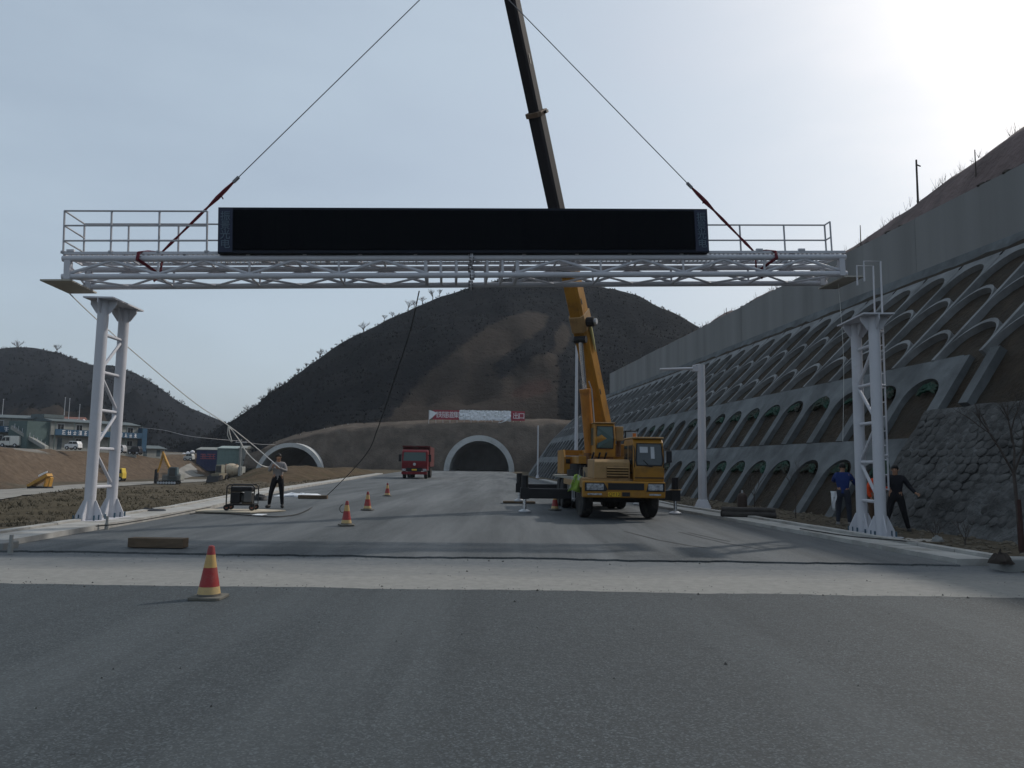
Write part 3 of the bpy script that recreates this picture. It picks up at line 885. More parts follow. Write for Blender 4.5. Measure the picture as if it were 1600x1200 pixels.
def stone_mesh(seed):
    q = random.Random(seed); mb = MB(); n = 9
    rim = [q.uniform(.8, 1.12) for _ in range(n)]
    for rr, z in ((1.0, -.3), (.93, .35), (.6, .8 + q.uniform(-.2, .2))):
        for i in range(n):
            a = 6.283 * (i + q.uniform(-.2, .2)) / n; mb.v.append((math.cos(a) * rr * rim[i], math.sin(a) * rr * rim[i], z + q.uniform(-.12, .12)))
    mb.v.append((0, 0, 1.0))
    for k in range(2):
        for i in range(n): a = k * n + i; b = k * n + (i + 1) % n; mb.f.append((a, b, b + n, a + n)); mb.mi.append(0)
    for i in range(n): mb.f.append((2 * n + i, 2 * n + (i + 1) % n, 3 * n)); mb.mi.append(0)
    return mb.mesh('stone', STONE)
stones = [stone_mesh(k) for k in range(7)]
q_ = random.Random(5); row = 0; v_ = .12
while v_ < 3.25:
    h_ = q_.uniform(.2, .3); s = 14.4 + q_.uniform(0, .3)
    while s < 20.0:
        w = q_.uniform(.24, .46)
        u = U0 + (v_ + h_ / 2) * math.cos(ANG[0]) + .0; z = T1 * (u - U0 + .12)
        m = slope_mat(s + w / 2, u, z) @ Matrix.Translation((0, 0, .1)) @ Matrix.Rotation(q_.uniform(-.4, .4), 4, 'Z') @ Matrix.Diagonal((w * .5, h_ * .56, q_.uniform(.02, .05), 1))
        put('stone', q_.choice(stones), face, 0, m)
        s += w
    v_ += h_
# lone concrete rib above the shotcrete
m = slope_mat(19.0, *row_point(.13))
tag(MB().bx(-.18, .18, -.1, 1.75, -.2, .1).build('concrete_rib', CONCD), 'lone sloping concrete rib on bare soil above the rubble stone facing', 'rib').matrix_world = m
m = slope_mat(20.2, *levels[0])
tag(MB().bx(-.22, .22, 0, Lw[0] + Lw[1] - .05, -.2, .09).build('end_rib', CONCD), 'wide concrete end rib closing the two lower arch rows at their near end', 'rib').matrix_world = m
# tall wall
uw, zw = levels[-1]; uw += .12
rt = thing('retaining_wall', SP(40, uw, zw), 0, 'tall stained grey concrete retaining wall above the arched slope', 'wall')
segs = list(np.arange(5, 84, 6.2)) + [87.0]
zt = CZ + .53 * uw
for a, b in zip(segs, segs[1:]):
    mb = MB(); mb.prism([(a + .01, zw - .5), (b - .01, zw - .5), (b - .01, zt + rnd.uniform(-.03, .03)), (a + .01, zt + rnd.uniform(-.03, .03))], lambda p, q, t: SP(p, uw + t, q), rnd.uniform(0, .015), .6)
    mb.build('wall_segment', WALLC, rt, world=True)
# concrete fillet at wall foot
mb = MB()
mb.prism([(uw - .35, zw - .55), (uw + .1, zw - .1), (uw + .1, zw + .12), (uw - .05, zw + .1)], lambda u, z, s: SP(s, u, z), 5, 90)
mb.build('wall_footing', CONCD, rt, world=True)
# hillside behind the wall
def crest(s): return float(np.interp(s / 1.2, [3, 14, 19, 22.8, 25, 28, 31, 33.5, 36, 38, 40, 41, 43, 44.5, 46, 47, 49, 50, 52, 56, 60, 90], [3.4, 3.3, 3.1, 2.75, 2.45, 2.05, 1.62, 1.36, 1.2, 1.2, 1.25, 1.5, 1.45, 1.2, 1.3, 1.55, 1.5, 1.25, 1.35, 1.2, 1.0, .5]))
vs = []; fs = []
ss = np.linspace(2, 88, 180); us = [0, .25, .6, 1.0, 1.5, 2.0, 3, 4.5, 7, 12, 25, 60]
for s in ss:
    for j, du in enumerate(us):
        t = min(1, du / 2.0)
        z = zt - .08 + crest(s) * sstep(t) + (fbm(s * .5, du * .6, 8) * .09 * min(1, du)) + (0 if du < 2.5 else -(du - 2.0) * .05)
        vs.append(SP(s, uw + .5 + du, z))
n = len(us)
fs = [(i * n + k, i * n + k + 1, (i + 1) * n + k + 1, (i + 1) * n + k) for i in range(len(ss) - 1) for k in range(n - 1)]
me = bpy.data.meshes.new('hillside'); me.from_pydata([tuple(v) for v in vs], [], fs); me.materials.append(HILLSIDE)
me.polygons.foreach_set('use_smooth', [True] * len(me.polygons))
tag(put('hillside', me), kind='structure')
# scrub and spilled earth along the top of the wall
r_ = random.Random(19); mb = MB()
for i in range(420):
    s_ = r_.uniform(14, 80)
    if fbm(s_ * .35, 3) < -.15: continue
    c = SP(s_, uw + .15 + r_.uniform(0, .35), zt + .02); blob(mb, c, r_.uniform(.06, .24), i, .7)
tag(mb.build('wall_top_scrub', M('dark_scrub', (.05, .042, .036), .95, .5, 3)), 'dark scrub and spilled earth along the top edge of the retaining wall', 'scrub', kind='stuff')
# dry weeds on the crest
r_ = random.Random(9); mb = MB()
for i in range(240):
    s = r_.uniform(16, 76); du = r_.choice([1.9, 2.1, 2.3])
    t = min(1, du / 2.0); z = zt - .1 + crest(s) * float(sstep(t)); b = SP(s, uw + .5 + du, z)
    h = r_.uniform(.15, .6)
    for k in range(3):
        q = b + Vector((r_.uniform(-.15, .15), r_.uniform(-.15, .15), h * r_.uniform(.6, 1)))
        mb.tube(b, q, .008, .004, 3, False)
tag(mb.build('dry_weeds', BARK), 'thin dry weed stalks along the crest above the wall', 'weeds', kind='stuff')
r_x = 650 / 1200; s = (uw + 2.0) * (1 - .099 * r_x) / (r_x + .099); b = SP(s, uw + 2.0, zt + crest(s) - .1)
t = thing('utility_pole', b, 0, 'lone thin dark pole standing on top of the retaining wall', 'pole')
tp_ = P(1450, 250, b.y)
MB().tube((0, 0, -.4), (0, 0, tp_.z - b.z), .05, .04, 8).build('shaft', BARK, t)
MB().tube((-.02, 0, tp_.z - b.z - .22), (.18, -.02, tp_.z - b.z - .32), .035, n=6).build('bracket', BARK, t)
for i, (x, y0, y1, lb) in enumerate([(1344, 352, 368, 'short marker stake on the slope crest right of the railing'), (1135, 481, 494, 'short marker stake on the wall top near its far end'), (1523, 234, 290, 'thin leafless stem on the slope crest near the photo edge')]):
    r_x = (x - 800) / 1200; s = (uw + .9) * (1 - .099 * r_x) / (r_x + .099); bb = SP(s, uw + .9, zt - .2)
    e = P(x, y0, bb.y)
    tag(MB().tube(Vector((e.x, bb.y, e.z - 1.2)), e, .03, .02, 5).build('stake', BARK), lb, 'stake')

# verge debris on right
mb = MB(); r_ = random.Random(12)
for i in range(1400):
    y = r_.uniform(12, 45); x0 = float(XR(y)) + .95; x1 = U0 / .995 - .099 * y - .1
    if x1 < x0: continue
    x = r_.uniform(x0, x1 + .5); blob(mb, (x, y, .07), r_.uniform(.02, .08), i)
tag(mb.build('verge_gravel', M('verge_stones', (.1, .085, .065), .95, .4, 3)), 'loose stones and clods on the verge under the right slope', 'gravel', kind='stuff')
mb = MB()
for i in range(1500):
    y = 10 + 60 * r_.random() ** 1.7; xr = float(XL(y)) - 1.0; x = xr - abs(r_.gauss(0, 6)) - .05
    if x < -30: continue
    blob(mb, (x, y, tz(x, y) + fbm(x * .45, y * .45) * .09 * float(sstep((XL(y) - 1.2 - x) / 2.5))), .015 + .08 * r_.random() ** 4, i, .5)
tag(mb.build('field_clods', M('clods', (.09, .077, .058), .95, .4, 2, .4, 12)), 'clods and stones strewn over the bare field on the left', 'rubble', kind='stuff')
V = []; Fc = []
for i in range(9000):
    y = 11 + 75 * r_.random() ** 1.6; x = float(XL(y)) - 1.3 - abs(r_.gauss(0, 8))
    if fbm(x * .11, y * .11, 9, 4) < -.15 and r_.random() < .7: continue
    z = tz(x, y); h = r_.uniform(.03, .1)
    for k in range(3):
        an = r_.uniform(0, 6.28); o = len(V); q = .006 + .0003 * y
        V += [(x - q, y, z - .03), (x + q, y, z - .03), (x + math.cos(an) * h * .8, y + math.sin(an) * h * .8, z + h)]
        Fc.append((o, o + 1, o + 2))
me = bpy.data.meshes.new('dry_grass'); me.from_pydata(V, [], Fc); me.materials.append(M('dead_grass', (.1, .082, .055), .9, .4, .5))
tag(put('dry_grass', me), 'sparse dead grass over the left field', 'grass', kind='stuff')
# grassy mound between the two carriageways
vs = []; fs = []
mx = np.linspace(-34, -13.5, 50); my = np.linspace(44, 118, 60)
for y in my:
    for x in mx:
        xr = float(XL(y)) - 1.0; t = sstep((xr - x) / 3) * sstep((x + 32) / 6) * sstep((y - 44) / 20) * sstep((118 - y) / 20)
        t = t * sstep((x / y + .37) / .05); vs.append((x, y, tz(x, y) - .15 + .8 * t * (1 + .4 * fbm(x * .2, y * .1)) + .08 * fbm(x, y) * t))
n = len(mx); fs = [(j * n + i, j * n + i + 1, (j + 1) * n + i + 1, (j + 1) * n + i) for j in range(len(my) - 1) for i in range(n - 1)]
me = bpy.data.meshes.new('earth_mound'); me.from_pydata(vs, [], fs); me.materials.append(M('mound_earth', (.075, .056, .038), .95, .35, 1.2, .9, 3, spec=.03, dirt=(.055, .05, .03), dscale=.4, bdist=.1))
me.polygons.foreach_set('use_smooth', [True] * len(me.polygons))
tag(put('earth_mound', me), kind='structure')
#PART2

# ------------------------------------------------------------------ haze
HZ = bpy.data.materials.new('haze_air'); HZ.use_nodes = True
hn = HZ.node_tree.nodes; hn.clear()
pv = hn.new('ShaderNodeVolumePrincipled'); ho = hn.new('ShaderNodeOutputMaterial')
pv.inputs['Color'].default_value = (.82, .9, 1.0, 1); pv.inputs['Density'].default_value = .00016; pv.inputs['Anisotropy'].default_value = .2
HZ.node_tree.links.new(pv.outputs['Volume'], ho.inputs['Volume'])
tag(MB().bx(-1010, 1010, -910, 1010, -6, 95).build('haze', HZ), 'thin pale valley haze', 'haze', kind='stuff')

# ------------------------------------------------------------------ gantry truss hanging from the crane
def frame_mat(o, x, up=UP):
    x = x.normalized(); y = up.cross(x).normalized(); z = x.cross(y)
    return Matrix(((x.x, y.x, z.x, o.x), (x.y, y.y, z.y, o.y), (x.z, y.z, z.z, o.z), (0, 0, 0, 1)))
pL, pR = P(97, 432.5, 16.8), P(1323, 427.5, 18.3)
TL = (pR - pL).length
GM = frame_mat(pL, pR - pL)
TH_, TW = .41, 1.0
truss = thing('gantry_truss', None, 0, 'long white lattice gantry truss hanging over the road on two red slings', 'gantry', mat=GM)
def tw(x, y, z): return GM @ Vector((x, y, z))
def tx(px_, y=0, z=TH_): return bis(lambda t: px_ - proj(tw(t, y, z))[0], -1, TL + 1)
XM = tx(737)
chords = {'fl': (0, 0), 'fu': (0, TH_), 'bl': (TW, 0), 'bu': (TW, TH_)}
for y, z in chords.values():
    for a, b in ((0, XM - .03), (XM + .03, TL)):
        MB().tube((a, y, z), (b, y, z), .066, n=12).build('chord', WHITE, truss, smooth=True)
def brace(p, q, r=.036, nm='brace'): MB().tube(p, q, r, n=8).build(nm, WHITE, truss, smooth=True)
halves = [(0.06, XM - 1.05, 1), (TL - .06, XM + 1.05, -1)]
for a, b, sg in halves:
    nb = 4; w = (b - a) / nb
    for k in range(nb):
        x0, xm, x1 = a + w * k, a + w * (k + .5), a + w * (k + 1)
        for y in (0, TW):
            brace((x0, y, .05), (xm, y, TH_ - .05)); brace((xm, y, TH_ - .05), (x1, y, .05)); brace((x1, y, .06), (x1, y, TH_ - .06), .026)
        brace((x0, .05, 0), (xm, TW - .05, 0), .026); brace((xm, TW - .05, 0), (x1, .05, 0), .026)
        brace((x1, .06, 0), (x1, TW - .06, 0), .026)
        brace((xm, .06, TH_), (xm, TW - .06, TH_), .026); brace((x0, .06, TH_), (xm, TW - .06, TH_), .022)
    MB().bx(min(a, a + sg * .13), max(a, a + sg * .13), -.07, .07, -.06, TH_ - .05).build('end_post', WHITE, truss)
    MB().bx(min(a, a + sg * .13), max(a, a + sg * .13), TW - .07, TW + .07, -.06, TH_ - .05).build('end_post', WHITE, truss)
    brace((a, .06, .05), (a, TW - .06, TH_ - .05), .024); brace((a, .06, TH_ - .05), (a, TW - .06, .05), .024)
for k in (-3, -2, -1, 1, 2, 3):
    x = XM + .36 * k - .0
    for y in (0, TW): brace((x, y, .06), (x, y, TH_ - .06), .034)
    for z in (0, TH_): brace((x, .06, z), (x, TW - .06, z), .03)
for sg in (-1, 1):
    mb = MB()
    for y, z in chords.values(): mb.tube((XM + sg * .006, y, z), (XM + sg * .03, y, z), .12, n=14)
    mb.build('splice_flange', WHITE, truss)
mb = MB()
for y, z in chords.values():
    for k in range(8):
        a = k * math.pi / 4 + .2
        mb.tube((XM - .055, y + .098 * math.cos(a), z + .098 * math.sin(a)), (XM + .055, y + .098 * math.cos(a), z + .098 * math.sin(a)), .014, n=6)
mb.build('splice_bolts', BLACK, truss)
PLATE = M('bare_plate', (.36, .345, .31), .7, .15, 2)
MB().bx(-.42, .22, -.1, 1.22, -.11, -.075).build('mounting_plate', PLATE, truss)
MB().bx(TL - .12, TL + .38, -.1, 1.22, -.11, -.075).build('mounting_plate', PLATE, truss)
# walkway
PZ = TH_ + .13
for y in (.02, TW - .02): MB().bx(.0, TL, y - .035, y + .035, PZ - .03, PZ + .03).build('walkway_beam', WHITE, truss)
for k in range(15): MB().bx(TL * k / 14 - .02, TL * k / 14 + .02, .05, TW - .05, PZ - .05, PZ - .01).build('walkway_bearer', WHITE, truss)
mb = MB()
nn_ = int(TL / .11)
for k in range(nn_): mb.bx(TL * k / nn_, TL * k / nn_ + .012, .06, TW - .06, PZ - .008, PZ + .016)
for y in np.linspace(.1, TW - .1, 7): mb.bx(0, TL, y - .004, y + .004, PZ - .006, PZ + .012)
tag(mb.build('walkway_grating', GALV, truss), kind='stuff')
RH = .98
def post(x, y, h=RH, r=.024):
    MB().tube((x, y, PZ), (x, y, PZ + h), r, n=6).tube((x, y, PZ - .0), (x, y, PZ + .05), .06, n=6).build('railing_post', GALVP, truss)
def rail(p, q, r=.021): MB().tube(p, q, r, n=6).build('handrail', GALVP, truss)
GALVP = M('grey_primed_pipe', (.33, .335, .36), .5, .1, 3)
fx = [tx(p, 0, PZ + .4) for p in (99, 173, 248, 323)]
for x in fx: post(x, .02)
for h in (RH, .64, .29): rail((fx[0], .02, PZ + h), (fx[3], .02, PZ + h))
xb0 = fx[0]
bxs = [xb0] + [tx(p, TW, PZ + .4) for p in (201, 279, 356, 434, 512, 590, 668, 746, 824, 902, 980, 1058, 1157, 1226, 1290)]
for x in bxs: post(x, TW - .02)
for h in (RH, .58): rail((xb0, TW - .02, PZ + h), (bxs[-1], TW - .02, PZ + h))
for h in (RH, .64, .29): rail((fx[0], .02, PZ + h), (xb0, TW - .02, PZ + h))
post(bxs[-1], TW - .3)
for h in (RH, .58): rail((bxs[-1], TW - .02, PZ + h), (bxs[-1], TW - .3, PZ + h))
for p in (110, 1187, 1253): MB().bx(tx(p) - .08, tx(p) + .08, -.03, .03, PZ + .03, PZ + .08).build('rail_clip', WHITE, truss)

# display board bolted on the walkway
x0, x1 = tx(341, -.12, PZ + .5), tx(1106, -.12, PZ + .5)
BH = 1.06
DM = GM @ Matrix.Translation((x0, -.14, PZ - .04))
BW = x1 - x0
board = thing('display_board', None, 0, 'long black electronic message display standing on the gantry truss', 'display board', mat=DM)
MB().bx(0, BW, 0, .3, 0, BH).build('cabinet', M('display_cabinet', (.012, .016, .026), .7, .15, 2, spec=.2), board)
bp = .31
for a in (0.01, BW - .01 - bp): MB().bx(a, a + bp, -.012, -.002, .02, BH - .02).build('side_panel', BOARDBLUE, board)
MB().bx(bp + .03, BW - bp - .03, -.018, -.002, .07, BH - .06).build('screen', SCREEN, board)
nmod = 34; w = (BW - 2 * bp - .1) / nmod
base = MB().bx(.001, w - .001, -.026, -.018, .08, BH - .07).mesh('led_module', SCREEN)
for k in range(nmod): put('led_module', base, board, 0, Matrix.Translation((bp + .05 + w * k, 0, 0)))
for a in (.01 + bp / 2, BW - .01 - bp / 2):
    for i, ch in enumerate('振景光电'):
        me = text_mesh(ch, .23); me.materials.clear(); me.materials.append(BOARDTXT)
        put('lettering', me, board, 0, Matrix.Translation((a, -.02, BH - .22 - i * .215)) @ Matrix.Rotation(R(90), 4, 'X'))
for k in range(9): MB().bx(BW * (k + .5) / 9 - .04, BW * (k + .5) / 9 + .04, .12, .25, -.04, 0).build('foot_bracket', GALV, board)

# slings and lifting cables
hook = P(727, -70, 17.6)
boom_foot = P(946, 690, 27.2)
boom_tip = P(729, -330, 17.6)
for side, (xa, top_px, lb) in enumerate([(tx(253, .5, PZ), 282, 'left'), (tx(1178, .5, PZ), 291, 'right')]):
    A = tw(xa, .5, PZ + .16)
    f = bis(lambda t: proj(A.lerp(hook, t))[1] - top_px, 0, 1)
    tp = A.lerp(hook, f); sg = 1 if side == 0 else -1
    mb = MB()
    pts = [A.lerp(tp, k / 8) for k in range(9)]
    mb.path(pts, [.035, .06, .035, .05, .06, .04, .085, .075, .035], 6, flat=.45)
    k0 = A + Vector((0, 0, 0))
    xw = xa - sg * .3
    mb.path([k0, tw(xw + sg * .1, .2, PZ + .1), tw(xw, -.07, PZ + .0), tw(xw - sg * .02, -.09, TH_ - .04), tw(xw + sg * .1, .02, TH_ - .12), tw(xw + sg * .22, .3, .2)], [.03, .05, .055, .055, .05, .045], 6, flat=.4)
    mb.path([k0, tw(xa + .02, .45, PZ - .1), tw(xa + .0, .4, .12), tw(xa - sg * .1, .3, -.03)], .045, 6, flat=.4)
    mb.path([A.lerp(tp, .8), A.lerp(tp, .82) + Vector((.03, 0, -.14))], .018, 4)
    tag(mb.build('lifting_sling', STRAP), f'red webbing sling choked round the {lb} part of the truss', 'sling', 'red lifting slings')
    mb = MB().tube(tp - (hook - tp).normalized() * .05, hook, .013, n=6)
    mb.tube(tp - (hook - tp).normalized() * .06, tp + (hook - tp).normalized() * .12, .045, n=6)
    tag(mb.build('lifting_cable', WIRE), f'thin steel lifting cable rising from the {lb} red sling to the crane', 'cable', 'lifting cables')

# ------------------------------------------------------------------ gantry columns
def gusset(mb, cx, cy, w0, w1, h, ax, z0=.04, inv=False):
    po = [(-w0, z0), (w0, z0), (w0, z0 + .1), (w1, z0 + h), (-w1, z0 + h), (-w0, z0 + .1)]
    if inv: po = [(a, 2 * z0 - b) for a, b in po]
    if ax == 'x': mb.prism(po, lambda a, b, t: (cx + a, cy + t, b), -.012, .012)
    else: mb.prism(po, lambda a, b, t: (cx + t, cy + a, b), -.0125, .0125)
def column(loc, rz, H, label, flip):
    t = thing('gantry_column', loc, rz, label, 'gantry column', 'white gantry columns')
    for y in (-.5, .5):
        MB().tube((0, y, .04), (0, y, H - .03), .118, n=20).build('leg', WHITE, t, smooth=True)
        mb = MB(); gusset(mb, 0, y, .29, .14, .42, 'x'); gusset(mb, 0, y, .29, .14, .42, 'y'); mb.build('base_gusset', WHITE, t)
        mb = MB(); gusset(mb, 0, y, .29, .15, .3, 'x', H - .035, True); gusset(mb, 0, y, .29, .15, .3, 'y', H - .035, True); mb.build('cap_gusset', WHITE, t)
    MB().bx(-.33, .33, -.83, .83, 0, .04).build('base_plate', WHITE, t)
    MB().bx(-.33, .33, -.78, .78, H - .035, H).build('cap_plate', WHITE, t)
    mb = MB()
    for y in (-.72, -.5, -.22, .22, .5, .72):
        for x in (-.22, .22): mb.tube((x, y, .03), (x, y, .15), .022, n=6)
    mb.build('anchor_bolts', M('dark_bolt', (.05, .09, .12), .5), t)
    zs = [.75 + .86 * k for k in range(int((H - .9) / .86) + 1)]
    for k, z in enumerate(zs):
        MB().tube((0, -.4, z), (0, .4, z), .038, n=8).build('brace', WHITE, t, smooth=True)
        if k < len(zs) - 1:
            a, b = (z + .08, zs[k + 1] - .08)
            if (k + flip) % 2: a, b = b, a
            MB().tube((0, -.4, b), (0, .4, a), .036, n=8).build('brace', WHITE, t, smooth=True)
    return t
lf = G(137, 815, .1)
cl_loc = Vector((lf.x, lf.y + .5, .1)); Hl = P(157, 467, lf.y).z - .1
cL = column(cl_loc, R(2), Hl, 'white two-legged gantry column standing beside the left kerb', 0)
rf = G(1379, 840, .05)
cr_loc = Vector((rf.x, rf.y + .5, .05)); Hr = P(1364, 492, rf.y).z - .05
cR = column(cr_loc, R(-3), Hr, 'white two-legged gantry column with ladder at the foot of the right slope', 1)
tag(MB().bx(cl_loc.x - .6, cl_loc.x + .6, cl_loc.y - 1.1, cl_loc.y + 1.1, -.4, .1).build('plinth', M('dark_plinth', (.17, .17, .17), .9, .2)), 'concrete plinth under the left white gantry column', 'plinth')
# ladder on the right column
lx = .3; zb = 1.0
for y, o in ((-.24, .0), (.16, -.03)):
    MB().path([(lx, y, zb), (lx, y, Hr + 1.28), (lx - .37, y, Hr + 1.28), (lx - .37, y, Hr + .82)], .02, 6).build('ladder_rail', WHITE, cR)
for k in range(int((Hr - zb - .1) / .32)):
    MB().tube((lx, -.24, zb + .02 + .32 * k), (lx, .16, zb + .02 + .32 * k), .013, n=6).build('ladder_rung', WHITE, cR)
for z in (1.75, 3.3, 4.5):
    MB().tube((.08, -.44, z), (lx, -.24, z), .03, n=6).build('ladder_bracket', WHITE, cR)

# ------------------------------------------------------------------ truck crane
CR = thing('truck_crane', (3.05, 20.8, .04), R(2), 'dusty yellow truck crane on outriggers with its boom raised over the truss', 'crane')
def part(mb, name, mat, parent=CR, **k): return mb.build(name, mat, parent, **k)
part(MB().bx(-.42, .42, .5, 9.3, .55, .92), 'chassis_frame', BLACK)
part(MB().prism([(0, .62), (.03, .6), (.35, .6), (.35, 1.04), (.02, 1.04), (0, 1.0)], lambda a, b, t: (t, a, b), -1.1, 1.12), 'bumper', YELLOW, bevel=.02)
for xa, xb in ((-1.06, -.5), (.6, 1.1)):
    hb = part(MB().prism([(xa, .77), (xb, .77), (xb + (.06 if xa < 0 else 0), .82), (xb - (.04 if xa < 0 else 0), 1.0), (xa + (.06 if xa > 0 else 0), 1.0)], lambda a, b, t: (a, t, b), -.012, .1), 'headlight_bezel', BLACK)
    part(MB().bx(xa + .05, xb - .05, -.03, .02, .8, .97), 'headlight', LENS, hb, bevel=.015)
    part(MB().bx(xa + .08, xb - .1, -.018, .02, .665, .715), 'fog_lamp', LENS, bevel=.01)
gr_ = part(MB().bx(-.43, .54, -.02, .05, .81, .99), 'grille', BLACK)
part(MB().bx(-.05, .16, -.015, .03, .64, .75), 'tow_recess', BLACK)
part(MB().bx(-.43, -.1, -.012, .02, .63, .75), 'number_plate', PLATEY)
me = text_mesh('QY12', .13); me.materials.clear(); me.materials.append(M('plate_ink', (.12, .06, .01), .6))
put('lettering', me, CR, 0, Matrix.Translation((-.265, -.02, .69)) @ Matrix.Rotation(R(90), 4, 'X'))
part(MB().bx(-1.1, .3, .3, 1.95, 1.03, 1.1).bx(-1.1, -1.04, .3, 1.95, .85, 1.03), 'front_deck', YTOP)
hood = part(MB().prism([(.28, 1.1), (.3, 1.55), (.42, 1.63), (1.7, 1.63), (1.7, 1.1)], lambda a, b, t: (t, a, b), -.76, .22), 'engine_hood', YTOP, bevel=.02)
part(MB().bx(-.42, .17, .262, .29, 1.13, 1.43), 'louvre_frame', M('louvre_dark', (.05, .03, .015), .8), hood)
for k in range(4): part(MB().prism([(.23, 1.17 + .072 * k), (.27, 1.2 + .072 * k), (.27, 1.215 + .072 * k), (.225, 1.185 + .072 * k)], lambda a, b, t: (t, a, b), -.42, .17), 'louvre_slat', YTOP, hood)
# road cab
cabpoly = [(.12, 1.04), (.1, 1.4), (.24, 2.1), (.34, 2.2), (1.55, 2.2), (1.62, 2.12), (1.66, 1.04)]
cab = part(MB().prism(cabpoly, lambda a, b, t: (t, a, b), .29, 1.12), 'cab', YELLOW, bevel=.03)
part(MB().bx(.27, 1.14, .22, 1.62, 2.2, 2.25), 'cab_roof', YTOP, cab, bevel=.03)
def onfront(z): return .1 + (z - 1.4) * .2 if z > 1.4 else .11
part(MB().prism([(.36, 1.46), (1.06, 1.46), (1.1, 1.6), (1.07, 2.08), (.38, 2.08), (.33, 1.6)], lambda a, b, t: (a, onfront(b) + t, b), -.016, .01), 'windscreen_seal', BLACK, cab)
part(MB().prism([(.39, 1.49), (1.03, 1.49), (1.06, 1.6), (1.04, 2.05), (.41, 2.05), (.37, 1.6)], lambda a, b, t: (a, onfront(b) + t, b), -.024, -.012), 'windscreen', GLASS, cab)
SEENTHRU = M('cab_rear_daylight', (.4, .42, .45), .5, .1, 3)  # pale patches painted on the windscreen as daylight from behind the cab
part(MB().prism([(.46, 1.82), (.68, 1.82), (.68, 1.98), (.46, 1.98)], lambda a, b, t: (a, onfront(b) + t, b), -.03, -.026), 'daylight_patch', SEENTHRU, cab)
part(MB().prism([(.76, 1.66), (.86, 1.66), (.86, 1.98), (.76, 1.98)], lambda a, b, t: (a, onfront(b) + t, b), -.03, -.026), 'daylight_patch', SEENTHRU, cab)
part(MB().tube((.72, .07, 1.44), (.55, .12, 1.62), .012, n=5).tube((.62, .04, 1.46), (.8, .09, 1.44), .012, n=5), 'wiper', BLACK, cab)
part(MB().bx(.274, .29, .32, .82, 1.5, 2.02).bx(.274, .29, .92, 1.5, 1.5, 2.02), 'side_window', GLASS, cab)
part(MB().bx(.268, .276, .84, .9, 1.3, 2.05), 'door_pillar', YTOP, cab)
part(MB().path([(1.12, .3, 1.95), (1.28, .2, 1.95), (1.28, .2, 1.45), (1.12, .3, 1.45)], .014, 5), 'mirror_arm', BLACK, cab)
part(MB().bx(1.19, 1.34, .14, .2, 1.56, 1.88), 'mirror', BLACK, cab, bevel=.02)
for xx in (.3, 1.1): part(MB().path([(xx, .2, 2.0), (xx, .08, 1.9), (xx, .06, 1.5), (xx, .1, 1.42)], .012, 5), 'grab_handle', BLACK, cab)
part(MB().bx(.31, 1.1, .095, .115, 1.12, 1.16), 'cab_trim', M('trim_brown', (.08, .045, .02), .7), cab)
part(MB().bx(.284, .289, .3, 1.5, 1.25, 1.28).bx(.284, .289, 1.5, 1.52, 1.05, 2.05).bx(.284, .289, .28, .3, 1.05, 2.05), 'door_seam', BLACK, cab)
part(MB().tube((.4, .6, 2.25), (.4, .6, 2.36), .05, n=8), 'beacon', M('beacon_orange', (.4, .12, .02), .3), cab)
for k in range(3): part(MB().path([(-.9 + .15 * k, 2.4, 1.1), (-.8 + .15 * k, 3.2, 1.3 + .1 * k), (-.6 + .1 * k, 4.2, 1.45)], .022, 5), 'hydraulic_hose', BLACK)
part(MB().bx(-.7, -.2, 2.1, 3.2, 1.09, 1.4), 'deck_locker', M('locker_dusty', (.2, .15, .09), .8, .25, 3))
# wheels
wp = [(.5, -.14), (.5, -.1), (.48, -.14)]
TY = [(.3, -.13), (.46, -.14), (.5, -.1), (.505, 0), (.5, .1), (.46, .14), (.3, .13)]
RIMP = [(.04, -.1), (.1, -.1), (.12, -.04), (.26, -.05), (.31, -.12), (.31, .12), (.04, .12)]
def wheel(parent, x, y, r=.5, steer=0, rimmat=YTOP, dual=False, w=1.0):
    fn = lambda rr, a, z: (z * 2 * r * w, rr * 2 * r * math.cos(a), rr * 2 * r * math.sin(a))
    sg = 1 if x > 0 else -1
    m = Matrix.Translation((x, y, r)) @ Matrix.Rotation(steer + (0 if sg < 0 else math.pi), 4, 'Z')
    W = put('wheel', MB().lathe([(.05, -.02), (.2, -.02), (.2, .1), (.05, .1)], 12, fn).mesh('wheel', BLACK), parent, 0, m)
    MB().lathe(TY, 28, fn).build('tyre', RUBBER, W, smooth=True)
    MB().lathe(RIMP, 20, fn).build('rim', rimmat, W, smooth=True)
    if dual:
        fn2 = lambda rr, a, z: (z * 2 * r * w + .32, rr * 2 * r * math.cos(a), rr * 2 * r * math.sin(a))
        MB().lathe(TY, 28, fn2).build('tyre', RUBBER, W, smooth=True)
    return W
for sx2 in (-1, 1): wheel(CR, sx2 * .92, 1.2, .5, R(7))
for yy in (5.9, 7.15):
    for sx2 in (-1, 1): wheel(CR, sx2 * .95, yy, .5, 0, YTOP, True)
part(MB().tube((-.9, 1.2, .5), (.9, 1.2, .5), .08, n=8).tube((-.9, 5.9, .5), (.9, 5.9, .5), .1, n=8).tube((-.9, 7.15, .5), (.9, 7.15, .5), .1, n=8), 'axle', BLACK)
part(MB().bx(-1.1, 1.1, 2.0, 9.2, 1.02, 1.09), 'rear_deck', M('deck_plate', (.24, .23, .2), .8, .2, 3))
part(MB().bx(-1.12, -1.06, 2.0, 4.9, .85, 1.02), 'deck_edge', YTOP)
part(MB().bx(-1.05, -.55, 3.3, 4.4, .5, 1.0), 'tool_box', M('box_grey', (.14, .14, .135), .7, .2))
part(MB().bx(.55, 1.05, 2.2, 4.4, .5, 1.0), 'fuel_tank', BLACK)
for z in (.45, .72): part(MB().bx(-1.12, -.86, 2.05, 2.5, z, z + .03), 'step', GALV)
